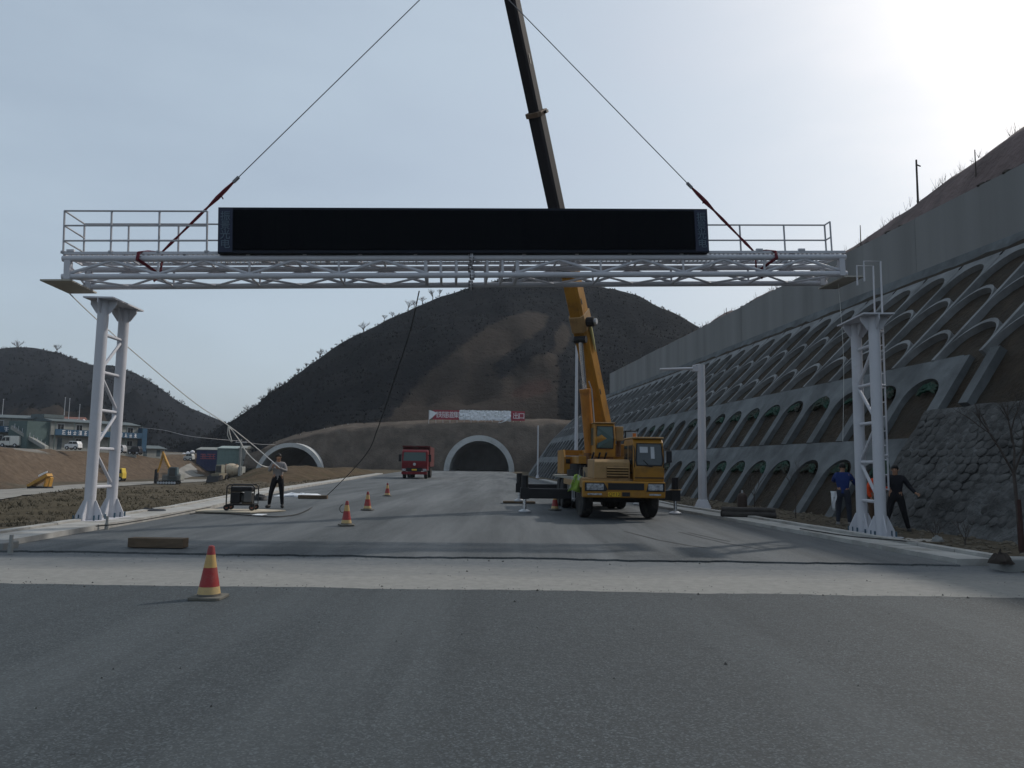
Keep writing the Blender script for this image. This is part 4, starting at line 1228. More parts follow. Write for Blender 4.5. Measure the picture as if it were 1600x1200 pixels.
part(MB().bx(-1.12, -1.09, 2.03, 2.06, .4, 1.05).bx(-1.12, -1.09, 2.5, 2.53, .4, 1.05), 'step_rail', GALV)
part(MB().prism([(1.75, .6), (1.75, 1.0), (1.85, 1.03), (1.85, .55)], lambda a, b, t: (t, a, b), -1.08, -.7).prism([(1.75, .6), (1.75, 1.0), (1.85, 1.03), (1.85, .55)], lambda a, b, t: (t, a, b), .7, 1.08), 'mudguard', BLACK)
# outriggers
def outrigger(y, xj, pad, sg, ztop=1.12):
    b = part(MB().bx(min(sg * .3, xj), max(sg * .3, xj), y - .12, y + .12, .42, .72), 'outrigger_beam', BLACK, bevel=.015)
    part(MB().tube((xj, y, .42), (xj, y, ztop), .11, n=12).bx(xj - .13, xj + .13, y - .14, y + .14, .4, .74), 'jack_tube', BLACK, b)
    part(MB().tube((xj, y, pad + .04), (xj, y, .42), .055, n=10), 'jack_rod', CHROME, b)
    part(MB().lathe([(.19, pad), (.19, pad + .035), (.08, pad + .09)], 16, lambda r, a, z: (xj + r * math.cos(a), y + r * math.sin(a), z)), 'jack_foot', GALV, b)
outrigger(3.15, -2.5, 0, -1); outrigger(3.15, 2.17, 0, 1)
outrigger(8.6, -2.42, .07, -1); outrigger(8.6, 2.1, 0, 1)
tag(part(MB().bx(2.0, 2.35, 3.0, 3.3, .73, .75), 'beam_cover', YTOP))
pb = WM[CR.name] @ Vector((-2.42, 8.6, 0))
def timber(c, L, w, h, rz, label):
    o = tag(MB().bx(-L / 2, L / 2, -w / 2, w / 2, 0, h).build('timber', WOOD, bevel=.008), label, 'timber')
    o.matrix_world = TR(c, rz); return o
timber((pb.x, pb.y, .04), 1.2, .5, .07, R(3), 'flat timber pad under the farther outrigger jack of the crane')
# superstructure
part(MB().lathe([(.95, 1.09), (.95, 1.3), (.85, 1.32), (.85, 1.5)], 28, lambda r, a, z: (r * math.cos(a), 5.5 + r * math.sin(a), z)), 'turntable', BLACK, smooth=True)
part(MB().bx(-.75, .95, 3.9, 7.4, 1.5, 1.75), 'slew_platform', YELLOW, bevel=.02)
oc = part(MB().prism([(3.42, 1.72), (3.4, 2.3), (3.62, 2.78), (4.9, 2.78), (4.95, 1.72)], lambda a, b, t: (t, a, b), -.3, .36), 'operator_cab', YELLOW, bevel=.03)
part(MB().bx(-.32, .38, 3.55, 4.95, 2.78, 2.82), 'operator_cab_roof', YTOP, oc, bevel=.02)
def onop(z): return 3.4 + max(0, z - 2.3) * .458
part(MB().prism([(-.25, 1.98), (.28, 1.98), (.3, 2.3), (.3, 2.7), (-.22, 2.7), (-.26, 2.4)], lambda a, b, t: (a, onop(b) + t, b), -.02, .005), 'windscreen_seal', BLACK, oc)
part(MB().prism([(-.22, 2.01), (.26, 2.01), (.27, 2.3), (.27, 2.67), (-.2, 2.67), (-.23, 2.4)], lambda a, b, t: (a, onop(b) + t, b), -.03, -.012), 'windscreen', GREENGLASS, oc)
part(MB().bx(-.31, -.298, 3.75, 4.75, 2.1, 2.65), 'side_window', GREENGLASS, oc)
part(MB().bx(.4, .66, 3.7, 4.0, 2.24, 2.7), 'air_filter', YTOP, bevel=.03)
part(MB().tube((.53, 3.85, 1.75), (.53, 3.85, 2.24), .07, n=10).tube((.42, 3.7, 1.75), (.42, 3.7, 2.1), .035, n=8), 'exhaust_pipe', M('rusty_pipe', (.13, .07, .04), .8, .3, 6))
part(MB().path([(.72, 3.7, 2.2), (.72, 3.7, 2.56), (1.06, 3.75, 2.56), (1.14, 3.75, 2.42), (1.14, 3.75, 2.2)], .025, 6), 'mirror_frame', BLACK)
part(MB().bx(.74, 1.11, 3.72, 3.735, 2.2, 2.54), 'mirror', M('mirror_sky', (.28, .29, .3), .15), None or CR)
part(MB().bx(.36, 1.0, 4.1, 6.8, 1.75, 2.15), 'engine_cover', YELLOW, bevel=.03)
for i in range(3): part(MB().tube((-.4 + .2 * i, 3.7, 1.5), (-.35 + .2 * i, 3.3, 1.85), .03, n=6), 'hydraulic_hose', BLACK)
part(MB().tube((-.45, 4.0, 1.5), (-.45, 4.0, 1.85), .12, n=10).bx(-.3, .3, 3.5, 4.2, 1.45, 1.73), 'slew_motor', M('rust_brown', (.16, .08, .04), .8, .3, 6))
tail = part(MB().prism([(5.6, 1.15), (5.6, 1.72), (5.9, 1.98), (7.9, 1.98), (7.9, 1.15)], lambda a, b, t: (t, a, b), -1.04, -.98).prism([(5.6, 1.15), (5.6, 1.72), (5.9, 1.98), (7.9, 1.98), (7.9, 1.15)], lambda a, b, t: (t, a, b), -.32, -.26), 'winch_frame', YELLOW)
part(MB().bx(-1.02, -.28, 5.62, 5.72, 1.15, 1.5).bx(-1.0, -.3, 5.75, 5.82, 1.66, 1.74).bx(-1.0, -.3, 6.4, 6.5, 1.86, 1.98), 'cross_plate', YELLOW, tail)
part(MB().tube((-.98, 6.6, 1.5), (-.32, 6.6, 1.5), .3, n=16), 'winch_drum', BLACK, tail)
part(MB().bx(-.9, .9, 7.4, 8.1, 1.3, 1.95), 'counterweight', YELLOW, bevel=.04)
# boom
bw = (boom_tip - boom_foot); BL = bw.length; bw.normalize()
blat = bw.cross(UP).normalized()
if blat.x < 0: blat = -blat
bup = blat.cross(bw).normalized()
if bup.z < 0: bup = -bup
def bp_(t): return boom_foot + bw * (t * BL)
def tb(py_): return bis(lambda t: proj(bp_(t))[1] - py_, -.05, 1.0)
def bsec(name, t0, t1, w, h, mat):
    a, b = bp_(t0), bp_(t1)
    po = [(-w, h), (w, h), (w, -h * .55), (w * .72, -h), (-w * .72, -h), (-w, -h * .55)]
    o = MB().prism(po, lambda p, q, t: (a if t == 0 else b) + blat * p + bup * q, 0, 1).build(name, mat, CR, world=True, bevel=.012)
    return o
t1, t2 = tb(424), tb(178)
bsec('boom_section', -.015, t1, .235, .33, YELLOW)
hd = bsec('boom_head_collar', t1 - .004, t1 + .004, .27, .365, M('boom_head_brown', (.12, .075, .04), .7, .3, 4))
bsec('boom_section', t1, t2, .195, .27, DARKSTEEL)
bsec('boom_head_collar', t2 - .0035, t2 + .0035, .25, .33, M('collar_rust', (.12, .08, .055), .7, .3, 4))
bsec('boom_section', t2, 1.0, .165, .225, DARKSTEEL)
c = bp_(t2) + bup * .1
for sg in (-1, 1): MB().obox(c + blat * sg * .27, blat * .07, bw * .04, bup * .08).build('collar_lug', BLACK, CR, world=True)
for tt, pp in ((tb(90), 1), (tb(97), 1)): MB().obox(bp_(tt) + blat * .166, blat * .012, bw * .08, bup * .03).build('guide_pad', BLACK, CR, world=True)
for py_ in (610, 470): MB().obox(bp_(tb(py_)) + blat * .236 - bup * .1, blat * .01, bw * .1, bup * .03).build('slot_hole', BLACK, CR, world=True)
tc_ = tb(503)
cb = bp_(tc_)
col_ = bsec('cylinder_bracket', tc_ - .012, tc_ + .016, .262, .4, YTOP)
MB().tube(cb + blat * .25 - bup * .05, cb + blat * .52 - bup * .05, .16, n=12).build('cable_reel', BLACK, CR, world=True)
MB().tube(cb + blat * .45 - bup * .05, cb + blat * .6 - bup * .05, .1, n=10).build('reel_hub', GALV, CR, world=True)
ca = cb - bup * .42 - bw * .45 + blat * .06; cbase = P(923, 716, 25.3)
MB().tube(ca + blat * -.2, ca + blat * .2, .12, n=10).build('cylinder_pin', BLACK, CR, world=True)
cm = ca.lerp(cbase, .42)
MB().tube(cm, ca, .075, n=12).build('cylinder_rod', CHROME, CR, world=True)
MB().tube(cbase, cm, .17, n=14).tube(cm - (cm - cbase).normalized() * .1, cm + (cm - cbase).normalized() * .02, .19, n=14).build('lift_cylinder', M('cylinder_orange', (.36, .15, .03), .5, .2, 2, dirt=(.12, .06, .03), dscale=2), CR, world=True)
MB().path([cbase + blat * .22, cm + blat * .24, cm + blat * .2 + bw * .3], .022, 5).build('hydraulic_pipe', GALV, CR, world=True)
pth = [bp_(tb(q)) + blat * .28 + bup * .1 for q in (505, 520, 535, 552)]
MB().path(pth, [.05, .06, .05, .02], 6).build('cable_bundle', M('yellow_cable', (.45, .42, .2), .7, .2), CR, world=True)
MB().tube(boom_tip, hook + Vector((0, 0, .3)), .012, n=5).build('hoist_rope', WIRE, CR, world=True)
MB().lathe([(.05, -.3), (.2, -.15), (.22, .2), (.1, .35)], 12, lambda r, a, z: tuple(hook + Vector((r * math.cos(a), r * math.sin(a) * .5, z)))).build('hook_block', YELLOW, CR, world=True)
# hi-vis jacket hung on the deck corner
mb = MB(); n1, n2 = 6, 8
c0 = WM[CR.name] @ Vector((-1.13, .95, 1.12))
for i in range(n1 + 1):
    for k in range(n2 + 1):
        u, v = i / n1, k / n2; wdt = .2 + .16 * v
        mb.v.append((c0.x + (u - .5) * wdt - .12 * v, c0.y - .12 - .05 * math.sin(u * 9 + v * 3), c0.z + .06 - .46 * v + .03 * math.sin(u * 5)))
for i in range(n1):
    for k in range(n2): a = i * (n2 + 1) + k; mb.f.append((a, a + 1, a + n2 + 2, a + n2 + 1)); mb.mi.append(0)
o = mb.build('safety_vest', M('hi_vis_yellow', (.24, .36, .07), .8, .15, 6, dirt=(.45, .48, .4), dscale=5, dcut=(.55, .6)), smooth=True)
so = o.modifiers.new('cloth', 'SOLIDIFY'); so.thickness = .012
tag(o, 'fluorescent yellow-green safety vest hung over the front corner of the crane deck', 'safety vest')

# ------------------------------------------------------------------ red dump truck
DT = thing('dump_truck', G(647, 748, .04), R(2), 'red dump truck driving toward the camera in front of the portal slope', 'dump truck')
part(MB().bx(-1.0, 1.0, .1, 7.5, .7, 1.0), 'chassis', BLACK, DT)
cb_ = part(MB().prism([(0, .75), (-.03, 1.5), (.12, 2.45), (.3, 2.62), (1.75, 2.62), (1.8, .75)], lambda a, b, t: (t, a, b), -1.16, 1.16), 'cab', RED, DT, bevel=.06)
part(MB().prism([(-1.02, 1.62), (1.02, 1.62), (.98, 2.38), (-.98, 2.38)], lambda a, b, t: (a, (b - 1.5) * .158 - .03 + t, b), -.02, .01), 'windscreen', GREENGLASS, DT)
part(MB().bx(.3, .55, .0, .03, 1.68, 1.76), 'document_card', TARP, DT)
part(MB().prism([(-.75, .98), (.75, .98), (.6, .62), (-.6, .62)], lambda a, b, t: (a, t, b), -.06, 0), 'grille', BLACK, DT)
part(MB().bx(-1.12, 1.12, -.075, .02, 1.1, 1.14), 'trim_strip', M('dark_red_trim', (.12, .01, .015), .4), DT)
part(MB().lathe([(.13, 0), (.1, -.03), (.02, -.035)], 16, lambda r, a, z: (r * math.cos(a), z - .04, 1.3 + r * math.sin(a))), 'emblem', GALV, DT)
part(MB().bx(-1.16, 1.16, -.1, .3, .38, .64), 'bumper', RED, DT, bevel=.04)
for sg in (-1, 1):
    part(MB().bx(sg * .94 - .17, sg * .94 + .17, -.115, -.04, .68, .9), 'headlight', LENS, DT, bevel=.03)
    m_ = part(MB().bx(sg * 1.36 - .12, sg * 1.36 + .12, .2, .32, 1.55, 2.2), 'mirror', BLACK, DT, bevel=.03)
    part(MB().tube((sg * 1.14, .3, 2.15), (sg * 1.36, .26, 2.15), .03, n=5), 'mirror_arm', BLACK, m_)
    wheel(DT, sg * .98, 1.1, .5, 0, GALV)
    wheel(DT, sg * .98, 5.2, .5, 0, GALV, True); wheel(DT, sg * .98, 6.5, .5, 0, GALV, True)
part(MB().bx(-.22, .22, -.13, -.1, .74, .88), 'number_plate', PLATEY, DT)
body = part(MB().bx(-1.27, -1.2, 2.0, 7.8, 1.1, 2.95).bx(1.2, 1.27, 2.0, 7.8, 1.1, 2.95).bx(-1.2, 1.2, 1.9, 2.0, 1.1, 2.98).bx(-1.2, 1.2, 7.7, 7.8, 1.1, 2.9).bx(-1.2, 1.2, 2.0, 7.7, 1.1, 1.2), 'dump_body', DARKRED, DT)
part(MB().bx(-1.3, 1.3, 1.55, 2.1, 2.9, 3.02), 'cab_guard', DARKRED, body)
for k in range(4): part(MB().bx(-1.33, -1.27, 2.4 + 1.5 * k, 2.5 + 1.5 * k, 1.1, 2.95), 'side_rib', DARKRED, body)

# ------------------------------------------------------------------ traffic cones
CONEM = stripes_z('cone_bands', [.055, .13, .33, .465], [(.06, .055, .05), (.42, .3, .13), (.25, .012, .014), (.42, .27, .09), (.22, .012, .016)])
cone0 = thing('traffic_cone', G(326, 935, .012), 0, 'nearest red cone with yellow bands, on the dark asphalt before the pale strip', 'traffic cone', 'red traffic cones on the road')
MB().lathe([(.125, .03), (.105, .13), (.06, .38), (.036, .53), (.03, .555), (.012, .562)], 22).build('body', CONEM, cone0, smooth=True)
MB().prism([(-.17, -.14), (-.14, -.17), (.14, -.17), (.17, -.14), (.17, .14), (.14, .17), (-.14, .17), (-.17, .14)], lambda a, b, t: (a, b, t), 0, .032).build('base', M('cone_rubber', (.12, .115, .1), .9, .2, 8), cone0, bevel=.006)
for (x, y), lb in (((541, 821), 'red banded cone second from the camera with a wire loop on its side'), ((574, 797), 'red banded cone third from the camera, between two others'), ((605, 775), 'red banded cone farthest from the camera, nearest the red truck'), ((867, 797), 'small red cone in the shade under the yellow crane')):
    copy_tree(cone0, TR(G(x, y, .04), rnd.uniform(0, 1.5)), lb)
q = G(541, 821, .04)
tag(MB().path([q + Vector((-.09 - .07 * math.sin(a), -.02, .38 + .09 * math.cos(a))) for a in np.linspace(0, 5.5, 12)], .008, 5).build('wire_loop', BLACK), 'small dark wire loop hanging on the second cone', 'wire')

# ------------------------------------------------------------------ timbers and small stuff on the road
timber(G(247, 855, .04), .92, .22, .155, R(-1), 'brown squared timber lying on the asphalt behind the nearest cone')
timber(G(489, 779, .04), 1.12, .25, .13, R(2), 'brown squared timber lying on the road right of the standing man')
tag(MB().prism([(-.14, -.1), (.14, -.12), (.15, .1), (-.13, .12)], lambda a, b, t: (G(405, 807).x + a, G(405, 807).y + b * 2, t), .045, .055).build('paper_sheet', TARP), 'small white paper lying on the road near the black cable', 'paper')
# generator on its board
gp_ = G(378, 797, .075)
bo = tag(MB().prism([(-1.75, -.55), (.5, -.75), (1.15, .35), (.4, .65), (-1.2, .5)], lambda a, b, t: (gp_.x + a, gp_.y + b, t), .042, .07).build('plywood_board', M('pale_board', (.42, .37, .29), .8, .2, 2)), 'pale plywood board under the generator by the left kerb', 'board')
gen = thing('generator', gp_, R(6), 'black open-frame generator on small wheels by the left kerb', 'generator')
L_, W_, H_ = .38, .26, .72
for sg in (-1, 1):
    MB().path([(-L_, sg * W_, .16), (-L_, sg * W_, H_ - .06), (-L_ + .06, sg * W_, H_), (L_ - .06, sg * W_, H_), (L_, sg * W_, H_ - .06), (L_, sg * W_, .16), (-L_, sg * W_, .16)], .019, 6).build('frame_tube', BLACK, gen)
for x in (-L_, L_):
    for z in (.16, H_ - .1): MB().tube((x, -W_, z), (x, W_, z), .017, n=6).build('frame_tube', BLACK, gen)
MB().bx(-.3, .3, -.22, .22, .52, .67).build('fuel_tank', M('tank_dark', (.016, .016, .018), .4), gen, bevel=.04)
MB().bx(-.3, -.02, -.2, .2, .2, .5).build('engine', BLACK, gen, bevel=.03)
MB().tube((.0, 0, .33), (.3, 0, .33), .16, n=16).build('alternator', M('alternator_grey', (.05, .05, .05), .5), gen)
MB().bx(.1, .3, -.26, -.22, .25, .55).build('control_panel', M('panel_grey', (.09, .09, .09), .6), gen)
for x in (-.37, .33):
    for sg in (-1, 1):
        w_ = MB().tube((x, sg * .24 - .025, .085), (x, sg * .24 + .025, .085), .085, n=16).build('wheel', RUBBER, gen)
        MB().tube((x, sg * .24 - .03, .085), (x, sg * .24 + .03, .085), .035, n=10).build('rim', M('rim_red', (.25, .1, .07), .6), w_)
        MB().bx(x - .02, x + .02, sg * .24 - .045, sg * .24 + .045, .09, .18).build('caster_fork', BLACK, gen)
def lump(name, c, rx_, ry_, rz_, mat, label, cat, seed=1, kind=None):
    mb = MB(); r = random.Random(seed); n = 14; m = 7
    for k in range(m + 1):
        ph = math.pi / 2 * k / m
        for i in range(n):
            an = 6.283 * i / n; w = 1 + .35 * mnoise.noise(Vector((math.cos(an) * 1.5 + seed, math.sin(an) * 1.5, ph * 2)))
            mb.v.append((c[0] + math.cos(an) * math.cos(ph) * rx_ * w, c[1] + math.sin(an) * math.cos(ph) * ry_ * w, c[2] + math.sin(ph) * rz_ * (.7 + .6 * mnoise.noise(Vector((an * 2, ph * 3, seed)))) ))
    for k in range(m):
        for i in range(n):
            a = k * n + i; b = k * n + (i + 1) % n
            mb.f.append((a, b, b + n, a + n)); mb.mi.append(0)
    return tag(mb.build(name, mat, smooth=True), label, cat)
lump('tool_bag', G(405, 781, .05), .3, .25, .26, BLACK, 'black slumped bag behind the generator on the left kerb', 'bag', 2)
sh = G(452, 775, .04); lump('plastic_sheet', (sh.x + .5, sh.y, .03), 1.0, .35, .17, TARP, 'crumpled white plastic sheeting on the ground behind the standing man', 'sheeting', 5)
sh = G(236, 800, .1); lump('black_tarp', (sh.x, sh.y, .1), .42, .3, .12, BLACK, 'black crumpled tarp on the kerb right of the left column', 'tarp', 3)
sh = G(73, 832, .08); lump('cement_scrap', (sh.x, sh.y, .06), .16, .1, .06, TARP, 'small white scrap on the soil left of the left column', 'scrap', 8)
for x, y, lb in ((17, 851, 'short white stake beside the left kerb at the photo edge'), (167, 818, 'short white stake on the kerb right under the left column')):
    q = G(x, y, .15); tag(MB().tube((q.x, q.y, .05), (q.x, q.y, .3), .028, n=8).tube((q.x, q.y, .02), (q.x, q.y, .15), .04, n=8).build('marker_stake', CONC), lb, 'stake')
# debris on the right verge
q = G(1160, 806, .04); lump('pipe_bundle', (0, 0, -99), .1, .1, .1, BLACK, None, None, 1) if False else None
a_, b_ = G(1141, 811, .1), G(1204, 808, .1)
bd = thing('pipe_bundle', (a_ + b_) / 2, 0, 'dark wrapped bundle of pipes lying across the right kerb', 'pipe bundle')
for dy, dz in ((0, .08), (.14, .08), (.07, .2)):
    MB().tube((-.72, .3 + dy, dz), (.72, .05 + dy, dz), .085, n=10).build('pipe', M('dark_pipe', (.04, .036, .034), .7, .3, 5), bd)
q = G(1160, 801, .05)
gc = thing('gas_cylinder', q, 0, 'upright dark gas cylinder behind the pipe bundle on the right verge', 'gas cylinder')
MB().lathe([(.15, 0), (.155, .05), (.155, .5), (.11, .6), (.05, .63)], 16).build('body', M('cylinder_dark', (.05, .035, .03), .6, .2), gc, smooth=True)
MB().tube((0, 0, .62), (0, 0, .72), .03, n=8).build('valve', GALV, gc)
sh = G(1300, 831, .05); lump('rag_bag', (sh.x - .1, sh.y, .05), .14, .1, .05, BLACK, 'dark flattened rag on the verge before the right column', 'rag', 6)
sh = G(1303, 806, .05)
sb_ = G(1440, 845, .05); lump('rubble_heap', (sb_.x, sb_.y, .02), .55, .3, .09, M('pale_rubble', (.3, .28, .25), .95, .3, 8, .8, 20), 'low heap of pale rubble right of the ladder column', 'rubble heap', 4)
sb_ = G(1465, 846, .1); lump('stone', (sb_.x, sb_.y, .1), .12, .09, .14, CONC, 'pale round stone on the verge by the small twigs', 'stone', 9)
q = G(1572, 882, .12); lump('dark_sack', (q.x, q.y + .1, .12), .16, .14, .2, M('sack_brown', (.04, .033, .028), .9), 'dark brown sack on the verge behind the kerb block', 'sack', 7)

# ------------------------------------------------------------------ lamp and camera poles
def pole(base, topz, r0, r1, label, arm=None, name='street_pole'):
    t = thing(name, base, 0, label, 'pole')
    h = topz - base.z
    MB().tube((0, 0, .0), (0, 0, h), r0, r1, 8).build('shaft', WHITE, t)
    MB().lathe([(r0 * 2.1, 0), (r0 * 2.1, .03), (r0 * 1.2, .32), (r0, .34)], 8).build('base_flange', WHITE, t)
    if arm:
        MB().tube((0, 0, h - .12), (arm, 0, h - .18), .055, .04, 8).build('arm', WHITE, t)
        MB().bx(-.3, .06, -.06, .06, h - .24, h - .05).build('arm_bracket', WHITE, t)
        MB().tube((-.3, 0, h - .04), (-.05, 0, h + .02), .02, n=5).build('stay', WHITE, t)
    return t
b_ = G(1098, 796, .04); pole(b_, P(1092, 570, b_.y).z, .15, .13, 'thick white pole with a short horizontal arm beside the right kerb', -1.45)
b_ = G(840, 747, .04); pole(b_, P(842, 665, b_.y).z, .1, .07, 'slim white pole by the curved kerb left of the crane, near the tunnel')
b_ = Vector((P(900, 735, 46).x, 46, .04)); tp = P(898, 540, 46)
t = pole(b_, tp.z, .12, .08, 'tall slim white pole rising behind the crane left of its boom')
MB().tube((0, 0, tp.z - .3), (.16, 0, tp.z - .3), .03, n=5).build('bracket', WHITE, t)

# ------------------------------------------------------------------ people
def skin_mesh(name, vd, edges, root, mat, parent, sub=1):
    names = list(vd); idx = {k: i for i, k in enumerate(names)}
    me = bpy.data.meshes.new(name); me.from_pydata([vd[k][0] for k in names], [(idx[a], idx[b]) for a, b in edges], [])
    o = bpy.data.objects.new(name, me); COL.objects.link(o)
    sk = o.modifiers.new('skin', 'SKIN'); sk.use_smooth_shade = True
    for i, k in enumerate(names):
        r = vd[k][1]; sv = me.skin_vertices[0].data[i]
        sv.radius = r if isinstance(r, tuple) else (r, r); sv.use_root = (k == root)
    su = o.modifiers.new('sub', 'SUBSURF'); su.levels = sub; su.render_levels = sub
    bpy.context.view_layer.update()
    m2 = bpy.data.meshes.new_from_object(o.evaluated_get(bpy.context.evaluated_depsgraph_get()))
    bpy.data.objects.remove(o)
    m2.materials.clear(); m2.materials.append(mat); m2.name = name
    m2.polygons.foreach_set('use_smooth', [True] * len(m2.polygons))
    return put(name, m2, parent)
def person(loc, rz, h, label, pose, top, legs, group=None, topname='shirt', shoecol=(.02, .02, .02), vest=None):
    t = thing('person', loc, rz, label, 'person', group, Matrix.Translation(Vector(loc)) @ Matrix.Rotation(rz, 4, 'Z') @ Matrix.Scale(h / 1.72, 4))
    J = dict(pel=(0, 0, .94), bel=(0, 0, 1.1), che=(0, 0, 1.3), nk0=(0, .01, 1.45), nk1=(0, -.005, 1.52), hd=(0, -.015, 1.6), ht=(0, -.01, 1.67))
    for s_, sg in (('l', -1), ('r', 1)):
        J.update({s_ + 'hip': (sg * .1, 0, .89), s_ + 'kn': (sg * .13, -.03, .5), s_ + 'an': (sg * .15, .02, .09), s_ + 'to': (sg * .17, -.16, .035),
                  s_ + 'sh': (sg * .18, .0, 1.4), s_ + 'el': (sg * .26, .03, 1.13), s_ + 'wr': (sg * .26, -.08, .91), s_ + 'pa': (sg * .26, -.11, .84)})
    J.update(pose)
    rad = dict(pel=(.15, .11), bel=(.14, .105), che=(.165, .115), nk0=.075, nk1=.056, hd=(.078, .095), ht=(.065, .08), hip=.095, kn=.06, an=.038, to=.026, sh=.068, el=.044, wr=.03, pa=(.036, .018))
    def rd(k): return rad.get(k) or rad[k[1:]]
    def grow_(r, d): return tuple(x + d for x in r) if isinstance(r, tuple) else r + d
    V = {k: (J[k], rd(k)) for k in J}
    E_ = [('pel', 'bel'), ('bel', 'che'), ('che', 'nk0'), ('nk0', 'nk1'), ('nk1', 'hd'), ('hd', 'ht')]
    for s_ in 'lr': E_ += [('pel', s_ + 'hip'), (s_ + 'hip', s_ + 'kn'), (s_ + 'kn', s_ + 'an'), (s_ + 'an', s_ + 'to'), ('che', s_ + 'sh'), (s_ + 'sh', s_ + 'el'), (s_ + 'el', s_ + 'wr'), (s_ + 'wr', s_ + 'pa')]
    for s_, sg in (('l', -1), ('r', 1)):
        pa, wr = Vector(J[s_ + 'pa']), Vector(J[s_ + 'wr']); d = (pa - wr).normalized()
        sd = d.cross(Vector((0, 1, 0)));  sd = sd.normalized() if sd.length > .1 else Vector((1, 0, 0)); cu = d.cross(sd)
        for f, (off, ln) in enumerate(((-.03, .07), (-.01, .085), (.01, .08), (.03, .065), (.045, .05))):
            k1, k2 = f'{s_}f{f}a', f'{s_}f{f}b'
            a = pa + sd * off + d * (ln * .55 if f < 4 else .0); b = a + (d * .6 + cu * .55 + sd * off * 3).normalized() * ln * .5
            V[k1] = (tuple(a), .0095); V[k2] = (tuple(b), .008); E_ += [(s_ + 'pa', k1), (k1, k2)]
    skin_mesh('body', V, E_, 'pel', SKIN, t, 1)
    tv = {k: (J[k], grow_(rd(k), .016)) for k in ('bel', 'che', 'lsh', 'rsh', 'lel', 'rel', 'lwr', 'rwr')}
    tv['hem'] = (tuple(Vector(J['pel']) + Vector((0, 0, -.09))), (.18, .14))
    tv['col'] = (tuple(Vector(J['nk0']) + Vector((0, 0, -.01))), .085)
    skin_mesh(topname, tv, [('hem', 'bel'), ('bel', 'che'), ('che', 'col'), ('che', 'lsh'), ('lsh', 'lel'), ('lel', 'lwr'), ('che', 'rsh'), ('rsh', 'rel'), ('rel', 'rwr')], 'bel', top, t, 1)
    lv = {k: (J[k], grow_(rd(k), .018)) for k in ('pel', 'lhip', 'rhip', 'lkn', 'rkn', 'lan', 'ran')}
    lv['wst'] = (tuple(Vector(J['pel']) + Vector((0, 0, .16))), (.15, .112))
    skin_mesh('trousers', lv, [('wst', 'pel'), ('pel', 'lhip'), ('lhip', 'lkn'), ('lkn', 'lan'), ('pel', 'rhip'), ('rhip', 'rkn'), ('rkn', 'ran')], 'pel', legs, t, 1)
    sm = M('shoe', shoecol, .6, .1)
    for s_ in 'lr':
        an, to = Vector(J[s_ + 'an']), Vector(J[s_ + 'to']); b_ = an + (an - to) * .25; b_.z = to.z + .012
        skin_mesh('shoe', {'a': (tuple(b_ + Vector((0, 0, .015))), (.06, .065)), 'm': (tuple(an + Vector((0, 0, -.02))), (.065, .075)), 'b': (tuple(an.lerp(to, .55) + Vector((0, 0, .0))), (.066, .06)), 'c': (tuple(to + (to - an) * .2 + Vector((0, 0, .022))), (.06, .046))}, [('a', 'm'), ('m', 'b'), ('b', 'c')], 'a', sm, t, 1)
    hd = Vector(J['hd']); ht = Vector(J['ht'])
    upv = (ht - Vector(J['nk1'])).normalized()
    mb = MB(); n = 14
    cc = hd.lerp(ht, .55) + Vector((0, .018, 0))
    for k in range(7):
        ph = -.35 + (math.pi / 2 + .35) * k / 6
        for i in range(n):
            an = 6.283 * i / n; fr_ = 1.0 if math.sin(an) > -.3 else max(0, min(1, (ph + .1) * 2.2))
            rr = math.cos(ph) * (.092 if fr_ > .5 else .075)
            mb.v.append(tuple(cc + Vector((math.cos(an) * rr, math.sin(an) * rr * 1.12, 0)) + upv * (math.sin(ph) * .105)))
    for k in range(6):
        for i in range(n): a = k * n + i; b = k * n + (i + 1) % n; mb.f.append((a, b, b + n, a + n)); mb.mi.append(0)
    mb.build('hair', HAIR, t, smooth=True)
    f0 = hd + Vector((0, -.088, 0))
    MB().obox(f0 + Vector((0, -.006, -.005)), (.012, 0, 0), (0, .016, 0), (0, .006, .022)).build('nose', SKIN, t, bevel=.006)
    for sg in (-1, 1):
        MB().lathe([(.003, -.008), (.011, 0), (.003, .008)], 8, lambda r, a, z: tuple(f0 + Vector((sg * .03 + r * math.cos(a), .004 + z, .022 + r * .6 * math.sin(a))))).build('eye', HAIR, t)
        MB().lathe([(.006, -.012), (.026, 0), (.01, .012)], 8, lambda r, a, z: tuple(hd + Vector((sg * .085 + z, .005 + r * .6 * math.cos(a), .0 + r * math.sin(a))))).build('ear', SKIN, t)
    MB().obox(f0 + Vector((0, .004, -.045)), (.022, 0, 0), (0, .006, 0), (0, 0, .005)).build('mouth', M('lip', (.2, .08, .06), .6), t)
    return t
GREYSH = M('grey_shirt', (.2, .19, .19), .9, .12, 6)
DARKTR = M('black_trousers', (.012, .012, .014), .9, .1, 6)
BLUEJ = M('blue_jacket', (.014, .03, .12), .8, .15, 6)
JEAN = M('dark_jeans', (.03, .035, .05), .9, .15, 6)
ORANGE = M('orange_vest', (.55, .06, .015), .75, .1, 6)
BROWNTR = M('brown_trousers', (.07, .045, .03), .9, .15)
p1 = G(432, 794, .04)
person(p1, R(8), 1.66, 'man in grey shirt and black trousers pulling a white rope beside the generator', dict(lkn=(-.19, -.02, .5), lan=(-.24, .02, .09), lto=(-.29, -.14, .035), rkn=(.14, -.02, .5), ran=(.17, .02, .09), rto=(.2, -.15, .035),
       rel=(.27, -.12, 1.17), rwr=(.08, -.3, 1.27), rpa=(.02, -.33, 1.3), lel=(-.27, -.05, 1.17), lwr=(-.14, -.27, 1.3), lpa=(-.1, -.32, 1.35)), GREYSH, DARKTR)
p2 = G(1319, 822, .02)
